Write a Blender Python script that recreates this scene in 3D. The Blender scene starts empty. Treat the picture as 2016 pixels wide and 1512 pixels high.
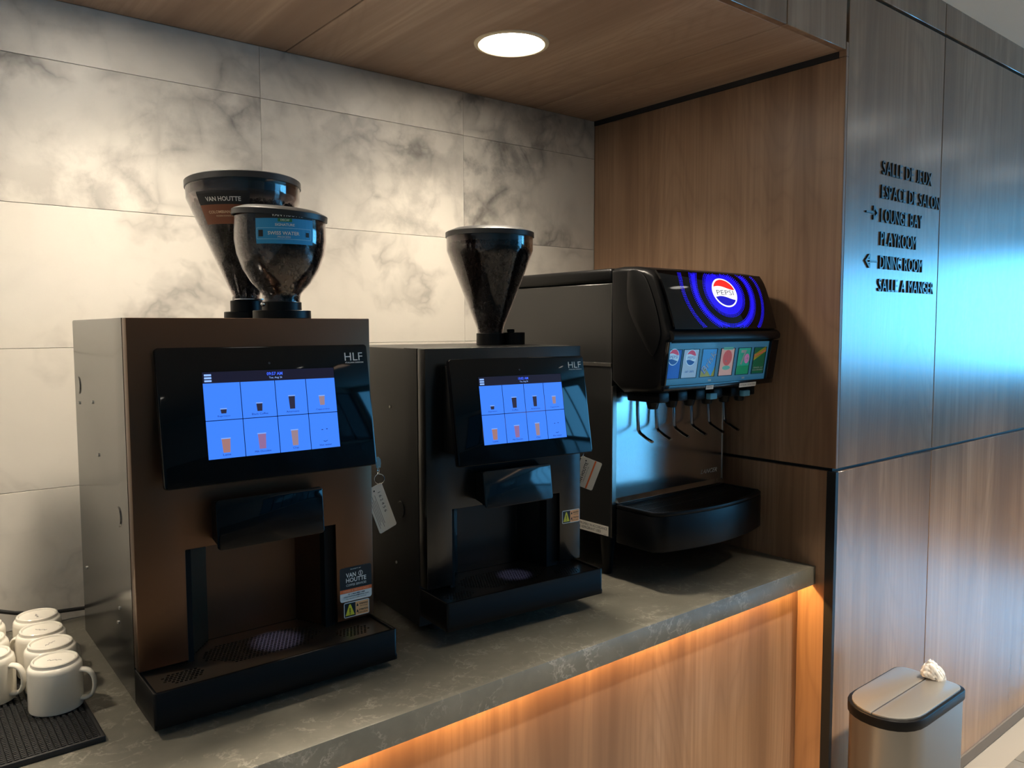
import bpy, bmesh, math, random
from mathutils import Vector, Matrix, Euler

random.seed(7)
S = bpy.context.scene
COL = S.collection
PI = math.pi

# ------------------------------------------------------------------ camera, world, lights, exposure
cam_d = bpy.data.cameras.new('camera'); cam = bpy.data.objects.new('camera', cam_d); COL.objects.link(cam)
cam_d.sensor_width = 36; cam_d.sensor_fit = 'HORIZONTAL'; cam_d.lens = 36 * 1560.83 / 2016; cam_d.clip_start = .02
_R = (Matrix.Rotation(math.radians(-39.041), 3, 'Z') @ Matrix.Rotation(math.radians(-4.0801), 3, 'X')
      @ Matrix.Rotation(math.radians(.204), 3, 'Y') @ Matrix.Rotation(PI / 2, 3, 'X'))
cam.matrix_world = Matrix.Translation((-1.9473, -1.9526, 1.4993)) @ _R.to_4x4()
S.camera = cam
S.view_settings.view_transform = 'Standard'; S.view_settings.look = 'None'
S.view_settings.gamma = 1; S.view_settings.use_curve_mapping = False
S.view_settings.exposure = 0.22

SKY = (.13, .57, 1.06)
SKY_STRENGTH = 12.5
SPOT_W = 45.0           # alcove downlights
ROOM_W = 270.0            # room downlights
LED_W = 20.0             # strip under the counter
WARM = (1.0, .87, .69)
w = bpy.data.worlds.new('daylight'); S.world = w; w.use_nodes = True
bgn = w.node_tree.nodes['Background']; bgn.inputs[0].default_value = (*SKY, 1); bgn.inputs[1].default_value = SKY_STRENGTH

def area_light(name, loc, rot, sx, sy, power, color, spread=PI, portal=False):
    l = bpy.data.lights.new(name, 'AREA'); l.shape = 'RECTANGLE'; l.size = sx; l.size_y = sy
    l.energy = power; l.color = color; l.spread = spread
    if portal: l.cycles.is_portal = True
    o = bpy.data.objects.new(name, l); COL.objects.link(o); o.location = loc; o.rotation_euler = rot
    return o
# daylight comes in through the two window walls (portals only steer the sampling of the sky)
area_light('window_portal', (4.4, -8.99, 1.15), (PI / 2, 0, 0), 5.0, 2.1, 1, (1, 1, 1), portal=True)
area_light('window_portal', (6.99, -7.45, 1.15), (PI / 2, 0, PI / 2), 2.7, 2.1, 1, (1, 1, 1), portal=True)
area_light('window_portal', (6.99, -3.65, 1.55), (PI / 2, 0, PI / 2), 4.3, 1.4, 1, (1, 1, 1), portal=True)

# ------------------------------------------------------------------ materials
def srgb(r, g, b):
    f = lambda c: c / 12.92 if c <= .04045 else ((c + .055) / 1.055) ** 2.4
    return (f(r / 255), f(g / 255), f(b / 255), 1)
MATS = {}
def mat(name, color=(.5, .5, .5, 1), rough=.5, metal=0.0, spec=.5, emit=None, es=1.0, coat=0.0, aniso=0.0):
    if name in MATS: return MATS[name]
    m = bpy.data.materials.new(name); m.use_nodes = True
    b = m.node_tree.nodes['Principled BSDF']
    b.inputs['Base Color'].default_value = color; b.inputs['Roughness'].default_value = rough
    b.inputs['Metallic'].default_value = metal; b.inputs['Specular IOR Level'].default_value = spec
    b.inputs['Coat Weight'].default_value = coat; b.inputs['Anisotropic'].default_value = aniso
    if emit: b.inputs['Emission Color'].default_value = emit; b.inputs['Emission Strength'].default_value = es
    MATS[name] = m; return m
class NT:
    def __init__(s, m): s.t = m.node_tree; s.b = s.t.nodes['Principled BSDF']
    def n(s, typ, **kw):
        x = s.t.nodes.new(typ)
        for k, v in kw.items(): setattr(x, k, v)
        return x
    def l(s, a, b): s.t.links.new(a, b)
    def math(s, op, a, b=None, clamp=False):
        x = s.n('ShaderNodeMath', operation=op); x.use_clamp = clamp
        for i, v in enumerate((a, b)):
            if v is None: continue
            if isinstance(v, (int, float)): x.inputs[i].default_value = v
            else: s.l(v, x.inputs[i])
        return x.outputs[0]
    def noise(s, vec, scale, detail=4, rough=.5, dist=0.0):
        x = s.n('ShaderNodeTexNoise'); x.inputs['Scale'].default_value = scale; x.inputs['Detail'].default_value = detail
        x.inputs['Roughness'].default_value = rough; x.inputs['Distortion'].default_value = dist; s.l(vec, x.inputs['Vector']); return x.outputs['Fac']
    def ramp(s, fac, stops):
        x = s.n('ShaderNodeValToRGB'); e = x.color_ramp.elements
        while len(e) < len(stops): e.new(.5)
        for i, (p, c) in enumerate(stops):
            e[i].position = p; e[i].color = c if not isinstance(c, (int, float)) else (c, c, c, 1)
        s.l(fac, x.inputs[0]); return x.outputs[0]
    def mix(s, fac, a, b, mode='MIX'):
        x = s.n('ShaderNodeMix', data_type='RGBA', blend_type=mode)
        for i, v in ((0, fac), (6, a), (7, b)):
            if isinstance(v, (int, float)): x.inputs[i].default_value = v
            elif isinstance(v, tuple): x.inputs[i].default_value = v
            else: s.l(v, x.inputs[i])
        return x.outputs[2]
    def attr(s, name):
        x = s.n('ShaderNodeAttribute', attribute_type='OBJECT', attribute_name=name); return x.outputs['Fac']
    def coords(s, scale=(1, 1, 1), seeded=True):
        tc = s.n('ShaderNodeTexCoord'); mp = s.n('ShaderNodeMapping'); mp.inputs['Scale'].default_value = scale
        v = tc.outputs['Object']
        if seeded:
            cx = s.n('ShaderNodeCombineXYZ'); sd = s.attr('seed')
            s.l(s.math('MULTIPLY', sd, 3.7), cx.inputs[0]); s.l(s.math('MULTIPLY', sd, 5.3), cx.inputs[1]); s.l(s.math('MULTIPLY', sd, 7.1), cx.inputs[2])
            ad = s.n('ShaderNodeVectorMath', operation='ADD'); s.l(v, ad.inputs[0]); s.l(cx.outputs[0], ad.inputs[1]); v = ad.outputs[0]
        s.l(v, mp.inputs['Vector']); return mp.outputs[0]
    def bump(s, h, strength, dist=.002):
        x = s.n('ShaderNodeBump'); x.inputs['Strength'].default_value = strength; x.inputs['Distance'].default_value = dist
        s.l(h, x.inputs['Height']); s.l(x.outputs[0], s.b.inputs['Normal'])

def wood(name, axis, dark, mid, light, rough=.36, spec=.4):
    m = mat(name, rough=rough, spec=spec); t = NT(m)
    sc = [7.0, 7.0, 7.0]; sc[axis] = .45
    v = t.coords(tuple(sc))
    broad = t.noise(v, 1.0, 3, .55, .9)
    sf = [95.0, 95.0, 95.0]; sf[axis] = 1.6
    fine = t.noise(t.coords(tuple(sf)), 1.0, 3, .6)
    # cathedral figure: contour lines of a stretched noise
    sg = [3.2, 3.2, 3.2]; sg[axis] = .55
    g = t.noise(t.coords(tuple(sg)), 1.0, 2, .4, .5)
    ring = t.math('FRACT', t.math('MULTIPLY', g, 26.0))
    ring = t.ramp(ring, [(0.0, 1.0), (.18, .3), (.7, .0), (1.0, .8)])
    base = t.ramp(broad, [(.28, dark), (.5, mid), (.72, light)])
    c = t.mix(t.math('MULTIPLY', ring, .34), base, dark)
    c = t.mix(t.math('MULTIPLY', t.ramp(fine, [(.38, 1.0), (.58, 0.0)]), .36), c, dark)
    t.l(c, t.b.inputs['Base Color'])
    return m
WD, WM, WL = srgb(112, 85, 65), srgb(142, 112, 87), srgb(162, 132, 106)
M_WOODV = wood('walnut_vertical', 2, WD, WM, WL, .215, 1.0)
M_WOODS = wood('walnut_alcove', 2, WD, WM, WL, .42, .35)
M_WOODY = wood('walnut_soffit', 1, srgb(142, 115, 95), srgb(166, 140, 119), srgb(182, 157, 135), .5)

def marble():
    m = mat('white_marble_tile', rough=.42, spec=.4); t = NT(m)
    v = t.coords((1, 1, 1)); vein = t.attr('vein')
    warp = t.n('ShaderNodeTexNoise'); warp.inputs['Scale'].default_value = 3.2; warp.inputs['Detail'].default_value = 5; t.l(v, warp.inputs['Vector'])
    sub = t.n('ShaderNodeVectorMath', operation='MULTIPLY_ADD'); t.l(warp.outputs['Color'], sub.inputs[0]); sub.inputs[1].default_value = (.34, .34, .34); t.l(v, sub.inputs[2])
    wv = sub.outputs[0]
    n1 = t.noise(wv, 2.6, 5, .55)
    thin = t.math('ABSOLUTE', t.math('SUBTRACT', n1, .5))
    thin = t.ramp(thin, [(0.0, 1.0), (.016, .6), (.06, 0.0)])
    fade = t.ramp(t.noise(v, 3.0, 3, .5), [(.46, 0.0), (.62, 1.0)])
    thin = t.math('MULTIPLY', thin, fade)
    sw = t.n('ShaderNodeVectorMath', operation='MULTIPLY_ADD'); t.l(warp.outputs['Color'], sw.inputs[0]); sw.inputs[1].default_value = (.11, .11, .11); t.l(v, sw.inputs[2])
    vo = t.n('ShaderNodeTexVoronoi', feature='DISTANCE_TO_EDGE'); vo.inputs['Scale'].default_value = 8.5; t.l(sw.outputs[0], vo.inputs['Vector'])
    net = t.ramp(vo.outputs['Distance'], [(0.0, 1.0), (.035, .66), (.15, 0.0)])
    soft = t.ramp(t.noise(sw.outputs[0], 8.0, 7, .6), [(.44, 0.0), (.60, 1.0)])
    area = t.ramp(t.noise(v, 2.4, 3, .5), [(.34, 0.0), (.58, 1.0)])
    patch = t.ramp(t.noise(v, 7.0, 3, .5), [(.38, .15), (.6, 1.0)])
    cloud = t.math('ADD', t.math('MULTIPLY', t.math('MULTIPLY', net, patch), .62), t.math('MULTIPLY', soft, .66))
    cloud = t.math('MULTIPLY', t.math('MULTIPLY', cloud, area), vein)
    n3 = t.noise(sw.outputs[0], 15.0, 5, .6)
    spot = t.math('MULTIPLY', t.ramp(n3, [(.58, 0.0), (.70, 1.0)]), t.math('MULTIPLY', t.math('MULTIPLY', net, area), vein))
    base = srgb(216, 210, 200); grey = srgb(108, 106, 104); dk = srgb(96, 93, 90)
    c = t.mix(t.math('MULTIPLY', cloud, .95, True), base, grey)
    c = t.mix(t.math('MULTIPLY', spot, .8, True), c, dk)
    c = t.mix(t.math('MULTIPLY', thin, t.math('ADD', t.math('MULTIPLY', vein, .25), .52), True), c, dk)
    t.l(c, t.b.inputs['Base Color']); return m
M_MARBLE = marble()

def quartz():
    m = mat('grey_quartz', rough=.36, spec=.3); t = NT(m)
    v = t.coords((1, 1, 1), False)
    warp = t.n('ShaderNodeTexNoise'); warp.inputs['Scale'].default_value = 16; warp.inputs['Detail'].default_value = 6; t.l(v, warp.inputs['Vector'])
    sub = t.n('ShaderNodeVectorMath', operation='MULTIPLY_ADD'); t.l(warp.outputs['Color'], sub.inputs[0]); sub.inputs[1].default_value = (.07, .07, .07); t.l(v, sub.inputs[2])
    n1 = t.noise(sub.outputs[0], 19.0, 5, .6)
    thin = t.ramp(t.math('ABSOLUTE', t.math('SUBTRACT', n1, .5)), [(0.0, 1.0), (.010, .5), (.030, 0.0)])
    fade = t.ramp(t.noise(v, 16.0, 4, .6), [(.43, 0.0), (.60, 1.0)])
    base = t.ramp(t.noise(v, 14.0, 5, .6), [(.3, srgb(101, 98, 88)), (.7, srgb(116, 112, 101))])
    hz = t.math('MULTIPLY', t.ramp(t.noise(sub.outputs[0], 22.0, 5, .65), [(.55, 0.0), (.72, 1.0)]), .18)
    c = t.mix(t.math('MULTIPLY', hz, fade), base, srgb(185, 178, 164))
    c = t.mix(t.math('MULTIPLY', t.math('MULTIPLY', thin, fade), .38), c, srgb(200, 192, 176))
    t.l(c, t.b.inputs['Base Color']); return m
M_QUARTZ = quartz()

def brushed(name, color, rough, axis, metal=1.0):
    m = mat(name, color, rough, metal); t = NT(m)
    sc = [900.0] * 3; sc[axis] = 9.0
    n = t.noise(t.coords(tuple(sc), False), 1.0, 2, .5)
    t.l(t.math('ADD', t.math('MULTIPLY', n, .05), rough - .025), t.b.inputs['Roughness'])
    return m
M_STEEL = brushed('brushed_steel', (.60, .59, .57, 1), .17, 0)
M_LIDST = mat('steel_lid', (.36, .345, .32, 1), .36, .8)
M_STEELV = brushed('brushed_steel_can', (.36, .345, .325, 1), .30, 2)
M_BRONZE = brushed('bronze_brushed_panel', srgb(108, 84, 68), .36, 0, 1.0)
M_BLACKDOOR = mat('black_satin_door', srgb(6, 7, 8), .24, 0, .75)
M_SIDE = mat('dark_grey_powder_coat', srgb(40, 39, 37), .15, 0.2, 1.0)
M_FSIDE = mat('fountain_side_panel', srgb(34, 34, 33), .33, 0.0, .55)
M_BODY2 = mat('black_powder_coat', srgb(26, 26, 26), .38, 0.0, .5)
M_GLASSBLK = mat('black_glass', srgb(4, 4, 6), .04, 0, .32)
M_PLASTIC = mat('black_plastic', srgb(9, 9, 10), .38, 0, .20)
M_PLASTICG = mat('black_gloss_plastic', srgb(12, 12, 13), .14, 0, .5)
M_MATTE = mat('black_recess', srgb(9, 9, 10), .7, 0, .2)
M_PLATE1 = mat('drip_plate_bronze_grey', srgb(132, 118, 104), .28, .88)
M_PLATE2 = mat('drip_plate_black', srgb(66, 62, 58), .28, .8)
M_LEVER = mat('dark_chrome_lever', (.22, .22, .23, 1), .22, 1.0)
M_CHROME = mat('chrome', (.75, .75, .75, 1), .12, 1.0)
M_ALU = mat('aluminium_trim', (.58, .56, .52, 1), .3, 1.0)
M_WHITE = mat('white_print', srgb(226, 224, 218), .5)
M_PAPER = mat('white_card', srgb(226, 220, 208), .5)
M_BLACKINK = mat('black_ink', srgb(22, 21, 22), .6)
M_GREYINK = mat('grey_ink', srgb(120, 116, 112), .6)
M_ORANGE = mat('orange_print', srgb(236, 112, 52), .5)
M_PEACH = mat('peach_print', srgb(244, 178, 120), .5)
M_YELLOW = mat('yellow_print', srgb(226, 214, 52), .5)
M_BROWNLBL = mat('brown_label', srgb(132, 76, 48), .5)
M_BLUELBL = mat('blue_label', srgb(34, 142, 200), .45)
M_GREENLBL = mat('green_label', srgb(34, 120, 70), .5)
M_CERAMIC = mat('white_ceramic', srgb(236, 230, 216), .16, 0, .5)
M_STAMP = mat('grey_stamp', srgb(120, 116, 112), .4)
M_RUBBER = mat('black_rubber', srgb(24, 24, 25), .55)
M_CARD = mat('ceiling_paint', srgb(232, 230, 224), .8, 0, .3)
M_WALLP = mat('room_wall_paint', srgb(190, 184, 174), .8, 0, .3)
M_TRIMBLK = mat('dark_metal_trim', srgb(40, 41, 43), .4, .5)
M_REVEAL = mat('reveal_black', srgb(20, 21, 24), .6)
M_TAUPE = mat('taupe_baseboard', srgb(92, 84, 76), .5)
M_LETTER = mat('black_acrylic_letter', srgb(30, 31, 33), .34, .3, .8)
M_KEY = mat('blue_lit_key', srgb(150, 190, 205), .3, .6)  # blue daylight on the key is put into its metal colour
M_BAG = mat('white_bag_plastic', srgb(196, 194, 190), .3, 0, .5)
M_BEAN = mat('roasted_bean', srgb(27, 19, 15), .5, 0, .25)
M_CORE = mat('bean_core', srgb(20, 13, 10), .8)
M_LID = mat('hopper_lid', srgb(36, 36, 36), .38)
M_LAMPRING = mat('lamp_ring_white', srgb(222, 206, 176), .5)
M_DIFF = mat('lamp_diffuser', (1, 1, 1, 1), .5, emit=(1, .90, .76, 1), es=40.0)
M_DIFFR = mat('room_lamp_diffuser', (1, 1, 1, 1), .5, emit=(1, .94, .84, 1), es=6.0)
M_FLOORG = mat('grout', srgb(120, 114, 106), .8)
M_FRAME = mat('window_frame', srgb(70, 72, 76), .4, .5)

def floor_tile():
    m = mat('floor_tile', rough=.16); t = NT(m)
    n = t.noise(t.coords((1, 1, 1)), 5.0, 6, .6, .5)
    t.l(t.ramp(n, [(.3, srgb(88, 84, 77)), (.7, srgb(104, 100, 92))]), t.b.inputs['Base Color']); return m
M_TILE = floor_tile()

def clear(name, tint, gl=.035, rough=.03, edge=.85):
    m = bpy.data.materials.new(name); m.use_nodes = True; nt = m.node_tree; nt.nodes.clear()
    o = nt.nodes.new('ShaderNodeOutputMaterial'); mx = nt.nodes.new('ShaderNodeMixShader')
    tr = nt.nodes.new('ShaderNodeBsdfTransparent'); tr.inputs[0].default_value = tint
    g = nt.nodes.new('ShaderNodeBsdfGlossy'); g.inputs['Roughness'].default_value = rough; g.inputs[0].default_value = (1, 1, 1, 1)
    lw = nt.nodes.new('ShaderNodeLayerWeight'); lw.inputs[0].default_value = .5
    pw = nt.nodes.new('ShaderNodeMath'); pw.operation = 'POWER'; pw.inputs[1].default_value = 3.2
    fr = nt.nodes.new('ShaderNodeMath'); fr.operation = 'MULTIPLY_ADD'; fr.inputs[1].default_value = edge; fr.inputs[2].default_value = gl
    nt.links.new(lw.outputs['Facing'], pw.inputs[0]); nt.links.new(pw.outputs[0], fr.inputs[0])
    nt.links.new(fr.outputs[0], mx.inputs[0]); nt.links.new(tr.outputs[0], mx.inputs[1]); nt.links.new(g.outputs[0], mx.inputs[2])
    nt.links.new(mx.outputs[0], o.inputs[0]); MATS[name] = m; return m
M_HOPPER = clear('clear_hopper_plastic', (.78, .74, .74, 1), .045, .07)
M_COVER = clear('clear_cover', (.93, .95, .97, 1), .010, .03, .25)
def glow(name, rgb, s): return mat(name, (0, 0, 0, 1), .3, emit=srgb(*rgb), es=s, spec=.3)
G_BLUE = glow('screen_blue', (62, 128, 255), .95)
G_BAR = glow('screen_header', (26, 26, 46), .8)
G_INK = glow('screen_ink', (14, 26, 92), 1.0)
G_LITEBLUE = glow('screen_icon_blue', (140, 180, 255), 1.0)
G_TIME = glow('screen_time', (60, 100, 255), 1.1)
G_CUPDARK = glow('screen_cup_dark', (46, 44, 66), .8)
G_CUPTAN = glow('screen_cup_tan', (158, 134, 146), .8)
G_CUPPINK = glow('screen_cup_pink', (150, 112, 160), .8)
G_CUPORA = glow('screen_cup_orange', (168, 124, 122), .8)
G_CUPRIM = glow('screen_cup_rim', (128, 168, 250), .9)
G_DOT = glow('sign_dot_blue', (34, 24, 255), 1.6)
G_LWHITE = glow('sign_white', (255, 255, 255), 1.1)
G_LRED = glow('sign_red', (238, 40, 36), 1.0)
G_LBLUE = glow('sign_blue', (20, 16, 190), 1.0)
G_LINK = glow('sign_ink', (90, 96, 108), .8)

# ------------------------------------------------------------------ geometry helpers
def link(name, me, m=None, parent=None, smooth=False, **props):
    o = bpy.data.objects.new(name, me); COL.objects.link(o)
    if m is not None: me.materials.append(m)
    if parent is not None: o.parent = parent
    if smooth:
        for p in me.polygons: p.use_smooth = True
    for k, v in props.items(): o[k] = v
    return o
def thing(name, label, cat, loc=(0, 0, 0), rz=0.0, group=None):
    o = bpy.data.objects.new(name, None); COL.objects.link(o); o.location = loc; o.rotation_euler = (0, 0, rz)
    o['label'] = label; o['category'] = cat
    if group: o['group'] = group
    return o
def tag(o, label, cat, group=None):
    o['label'] = label; o['category'] = cat
    if group: o['group'] = group
    return o
def bm_mesh(bm, name='m'):
    bmesh.ops.recalc_face_normals(bm, faces=bm.faces[:])
    me = bpy.data.meshes.new(name); bm.to_mesh(me); bm.free(); return me
def raw(verts, faces):
    me = bpy.data.meshes.new('m'); me.from_pydata([tuple(v) for v in verts], [], faces); me.update(); return me
def bevel(bm, off, seg=2, ang=30, sel=None):
    es = [e for e in bm.edges if len(e.link_faces) == 2 and e.calc_face_angle(0) > math.radians(ang) and (sel is None or sel(e))]
    if es: bmesh.ops.bevel(bm, geom=es, offset=off, segments=seg, affect='EDGES', clamp_overlap=True, profile=.5)
def box_bm(x0, x1, y0, y1, z0, z1):
    bm = bmesh.new(); bmesh.ops.create_cube(bm, size=1)
    for v in bm.verts: v.co = Vector(((x0, x1)[v.co.x > 0], (y0, y1)[v.co.y > 0], (z0, z1)[v.co.z > 0]))
    return bm
def box(name, x0, x1, y0, y1, z0, z1, m, parent=None, bev=0.0, seg=2, **kw):
    bm = box_bm(x0, x1, y0, y1, z0, z1)
    if bev: bevel(bm, bev, seg)
    o = link(name, bm_mesh(bm), m, parent, **kw)
    if bev: shade_auto(o)
    return o
def shade_auto(o, ang=40):
    me = o.data
    for p in me.polygons: p.use_smooth = True
    bm = bmesh.new(); bm.from_mesh(me)
    for e in bm.edges: e.smooth = not (len(e.link_faces) == 2 and e.calc_face_angle(0) > math.radians(ang))
    bm.to_mesh(me); bm.free()
def voxel_bm(xs, ys, zs, empty):
    """solid of box cells with the cells in `empty` (i,j,k) left out; one closed shell"""
    bm = bmesh.new(); V = {}
    nx, ny, nz = len(xs) - 1, len(ys) - 1, len(zs) - 1
    full = lambda i, j, k: 0 <= i < nx and 0 <= j < ny and 0 <= k < nz and (i, j, k) not in empty
    def v(i, j, k):
        if (i, j, k) not in V: V[(i, j, k)] = bm.verts.new((xs[i], ys[j], zs[k]))
        return V[(i, j, k)]
    for i in range(nx):
        for j in range(ny):
            for k in range(nz):
                if not full(i, j, k): continue
                if not full(i - 1, j, k): bm.faces.new((v(i, j, k), v(i, j, k + 1), v(i, j + 1, k + 1), v(i, j + 1, k)))
                if not full(i + 1, j, k): bm.faces.new((v(i + 1, j, k), v(i + 1, j + 1, k), v(i + 1, j + 1, k + 1), v(i + 1, j, k + 1)))
                if not full(i, j - 1, k): bm.faces.new((v(i, j, k), v(i + 1, j, k), v(i + 1, j, k + 1), v(i, j, k + 1)))
                if not full(i, j + 1, k): bm.faces.new((v(i, j + 1, k), v(i, j + 1, k + 1), v(i + 1, j + 1, k + 1), v(i + 1, j + 1, k)))
                if not full(i, j, k - 1): bm.faces.new((v(i, j, k), v(i, j + 1, k), v(i + 1, j + 1, k), v(i + 1, j, k)))
                if not full(i, j, k + 1): bm.faces.new((v(i, j, k + 1), v(i + 1, j, k + 1), v(i + 1, j + 1, k + 1), v(i, j + 1, k + 1)))
    bmesh.ops.dissolve_limit(bm, angle_limit=.01, verts=bm.verts[:], edges=bm.edges[:])
    return bm
def prism_bm(pts, f, d0, d1):
    """polygon pts (2D) placed by f(u,v,d), between depths d0 and d1"""
    bm = bmesh.new(); n = len(pts)
    a = [bm.verts.new(f(u, v, d0)) for u, v in pts]; b = [bm.verts.new(f(u, v, d1)) for u, v in pts]
    bm.faces.new(a); bm.faces.new(b[::-1])
    for i in range(n): bm.faces.new((a[i], b[i], b[(i + 1) % n], a[(i + 1) % n]))
    return bm
def lathe_mesh(prof, n=48, cx=0, cy=0, close=False):
    vs, fs = [], []
    for r, z in prof:
        for i in range(n):
            a = 2 * PI * i / n; vs.append((cx + r * math.cos(a), cy + r * math.sin(a), z))
    m = len(prof)
    for j in range(m if close else m - 1):
        j2 = (j + 1) % m
        for i in range(n):
            i2 = (i + 1) % n; fs.append((j * n + i, j * n + i2, j2 * n + i2, j2 * n + i))
    bm = bmesh.new(); vv = [bm.verts.new(v) for v in vs]
    for f in fs:
        try: bm.faces.new([vv[k] for k in f])
        except ValueError: pass
    bmesh.ops.remove_doubles(bm, verts=bm.verts[:], dist=1e-6)
    return bm_mesh(bm)
def lathe(name, prof, m, parent, n=48, cx=0, cy=0, close=False, ang=35, **kw):
    o = link(name, lathe_mesh(prof, n, cx, cy, close), m, parent, **kw); shade_auto(o, ang); return o
def disc_prof(r, z0, z1, b=.001): return [(0, z0), (r - b, z0), (r, z0 + b), (r, z1 - b), (r - b, z1), (0, z1)]
def tube_bm(path, r, n=8, bm=None, flat=1.0, closed=False):
    bm = bm or bmesh.new(); P = [Vector(p) for p in path]; rings = []
    N = len(P); up = None
    for i, p in enumerate(P):
        if closed: t = (P[(i + 1) % N] - P[i - 1]).normalized()
        else: t = (P[min(i + 1, N - 1)] - P[max(i - 1, 0)]).normalized()
        if up is None: up = Vector((0, 0, 1)) if abs(t.z) < .9 else Vector((0, 1, 0))
        s = t.cross(up).normalized(); u = s.cross(t).normalized(); up = u
        rr = r[i] if isinstance(r, (list, tuple)) else r
        rings.append([bm.verts.new(p + s * (rr * math.cos(2 * PI * k / n)) + u * (rr * flat * math.sin(2 * PI * k / n))) for k in range(n)])
    for i in range(N if closed else N - 1):
        a, b = rings[i], rings[(i + 1) % N]
        for k in range(n): bm.faces.new((a[k], a[(k + 1) % n], b[(k + 1) % n], b[k]))
    if not closed: bm.faces.new(rings[0][::-1]); bm.faces.new(rings[-1])
    return bm
def tube(name, path, r, m, parent=None, n=8, flat=1.0, closed=False, **kw):
    o = link(name, bm_mesh(tube_bm(path, r, n, None, flat, closed)), m, parent, **kw); shade_auto(o, 50); return o
def _cr(P, n=6):
    out = []
    for i in range(len(P) - 1):
        p0, p1, p2, p3 = (Vector(P[max(i - 1, 0)]), Vector(P[i]), Vector(P[i + 1]), Vector(P[min(i + 2, len(P) - 1)]))
        for k in range(n):
            t = k / n; out.append(tuple(.5 * (2 * p1 + (p2 - p0) * t + (2 * p0 - 5 * p1 + 4 * p2 - p3) * t * t + (3 * p1 - p0 - 3 * p2 + p3) * t ** 3)))
    return out + [tuple(P[-1])]
class Frame:
    """flat 2D frame in space: point = o + u U + v V + d N, N towards the viewer"""
    def __init__(s, o, U, V): s.o = Vector(o); s.U = Vector(U).normalized(); s.V = Vector(V).normalized(); s.N = s.U.cross(s.V)
    def __call__(s, u, v, d=0.0): return s.o + s.U * u + s.V * v + s.N * d
def rect2(u0, v0, u1, v1, nu=1, nv=1):
    vs = [(u0 + (u1 - u0) * i / nu, v0 + (v1 - v0) * j / nv) for j in range(nv + 1) for i in range(nu + 1)]
    fs = [(j * (nu + 1) + i, j * (nu + 1) + i + 1, (j + 1) * (nu + 1) + i + 1, (j + 1) * (nu + 1) + i) for j in range(nv) for i in range(nu)]
    return vs, fs
def rrect2(u0, v0, u1, v1, r, n=4):
    pts = []
    for cx, cy, a0 in ((u1 - r, v0 + r, -PI / 2), (u1 - r, v1 - r, 0), (u0 + r, v1 - r, PI / 2), (u0 + r, v0 + r, PI)):
        for k in range(n + 1):
            a = a0 + PI / 2 * k / n; pts.append((cx + r * math.cos(a), cy + r * math.sin(a)))
    return pts
def poly2(pts): return list(pts), [tuple(range(len(pts)))]
def ell2(cx, cy, rx, ry, n=32): return poly2([(cx + rx * math.cos(2 * PI * k / n), cy + ry * math.sin(2 * PI * k / n)) for k in range(n)])
def join2(*shapes):
    vs, fs = [], []
    for v, f in shapes:
        b = len(vs); vs += v; fs += [tuple(i + b for i in q) for q in f]
    return vs, fs
def decal(name, shape, fr, m, parent, d=.0004, **kw):
    vs, fs = shape
    return link(name, raw([fr(u, v, d) for u, v in vs], fs), m, parent, **kw)
_TC = {}
def text_mesh(s, bold=False, extrude=0.0, res=2):
    key = (s, bold, extrude, res)
    if key in _TC: return _TC[key]
    c = bpy.data.curves.new('t', 'FONT'); c.body = s; c.size = 1; c.resolution_u = res; c.extrude = extrude
    if bold: c.offset = .018
    o = bpy.data.objects.new('t', c); me = bpy.data.meshes.new_from_object(o)
    vs = [v.co.copy() for v in me.vertices]; fs = [tuple(p.vertices) for p in me.polygons]
    bpy.data.objects.remove(o); bpy.data.curves.remove(c); bpy.data.meshes.remove(me)
    _TC[key] = (vs, fs); return vs, fs
def text2(s, u0, v0, u1, v1, bold=False, slant=0.0, res=2):
    """text fitted to the rectangle u0..u1 x v0..v1"""
    vs, fs = text_mesh(s, bold, 0.0, res)
    xa, xb = min(v.x for v in vs), max(v.x for v in vs); ya, yb = min(v.y for v in vs), max(v.y for v in vs)
    out = []
    for v in vs:
        q = (v.y - ya) / (yb - ya); out.append((u0 + (u1 - u0) * (v.x - xa) / (xb - xa) + slant * q, v0 + (v1 - v0) * q))
    return out, fs
def rot2(shape, ang, cx, cy):
    c, s = math.cos(ang), math.sin(ang)
    return [(cx + (u - cx) * c - (v - cy) * s, cy + (u - cx) * s + (v - cy) * c) for u, v in shape[0]], shape[1]
def rounded_slab(name, fr, u0, v0, u1, v1, r, d0, d1, m, parent, bev=.002, **kw):
    bm = prism_bm(rrect2(u0, v0, u1, v1, r, 5), fr, d0, d1)
    bmesh.ops.recalc_face_normals(bm, faces=bm.faces[:])
    if bev: bevel(bm, bev, 2, 60)
    o = link(name, bm_mesh(bm), m, parent, **kw); shade_auto(o, 40); return o

# ------------------------------------------------------------------ the setting
ZC, ZS, D, ZR, ZU, ZT = .858, 2.194, .8927, 1.1228, 2.3543, 2.4463   # counter, soffit, alcove depth, reveals, ceiling
XL, XE, YB = -3.25, 7.0, -9.0
def struct(name, x0, x1, y0, y1, z0, z1, m, parent=None):
    o = box(name, x0, x1, y0, y1, z0, z1, m, parent); o['kind'] = 'structure'; return o
floor = struct('floor', XL - .1, XE + .1, YB - .1, .1, -.12, -.004, M_FLOORG)
tb = box_bm(.0015, .5985, .0015, .5985, -.004, 0); bevel(tb, .0008, 1); tile_me = bm_mesh(tb); tile_me.materials.append(M_TILE)
yy = -.9872
for j in range(14):
    for i in range(17):
        o = bpy.data.objects.new('tile', tile_me); COL.objects.link(o); o.parent = floor
        o.location = (XL + .12 + .6 * i, yy - .6 * (j + 1), 0); o['seed'] = random.random() * 9
back = struct('wall_back', XL, 0.02, .010, .12, 0, ZT, mat('wall_grout', srgb(172, 166, 156), .8))
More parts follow.
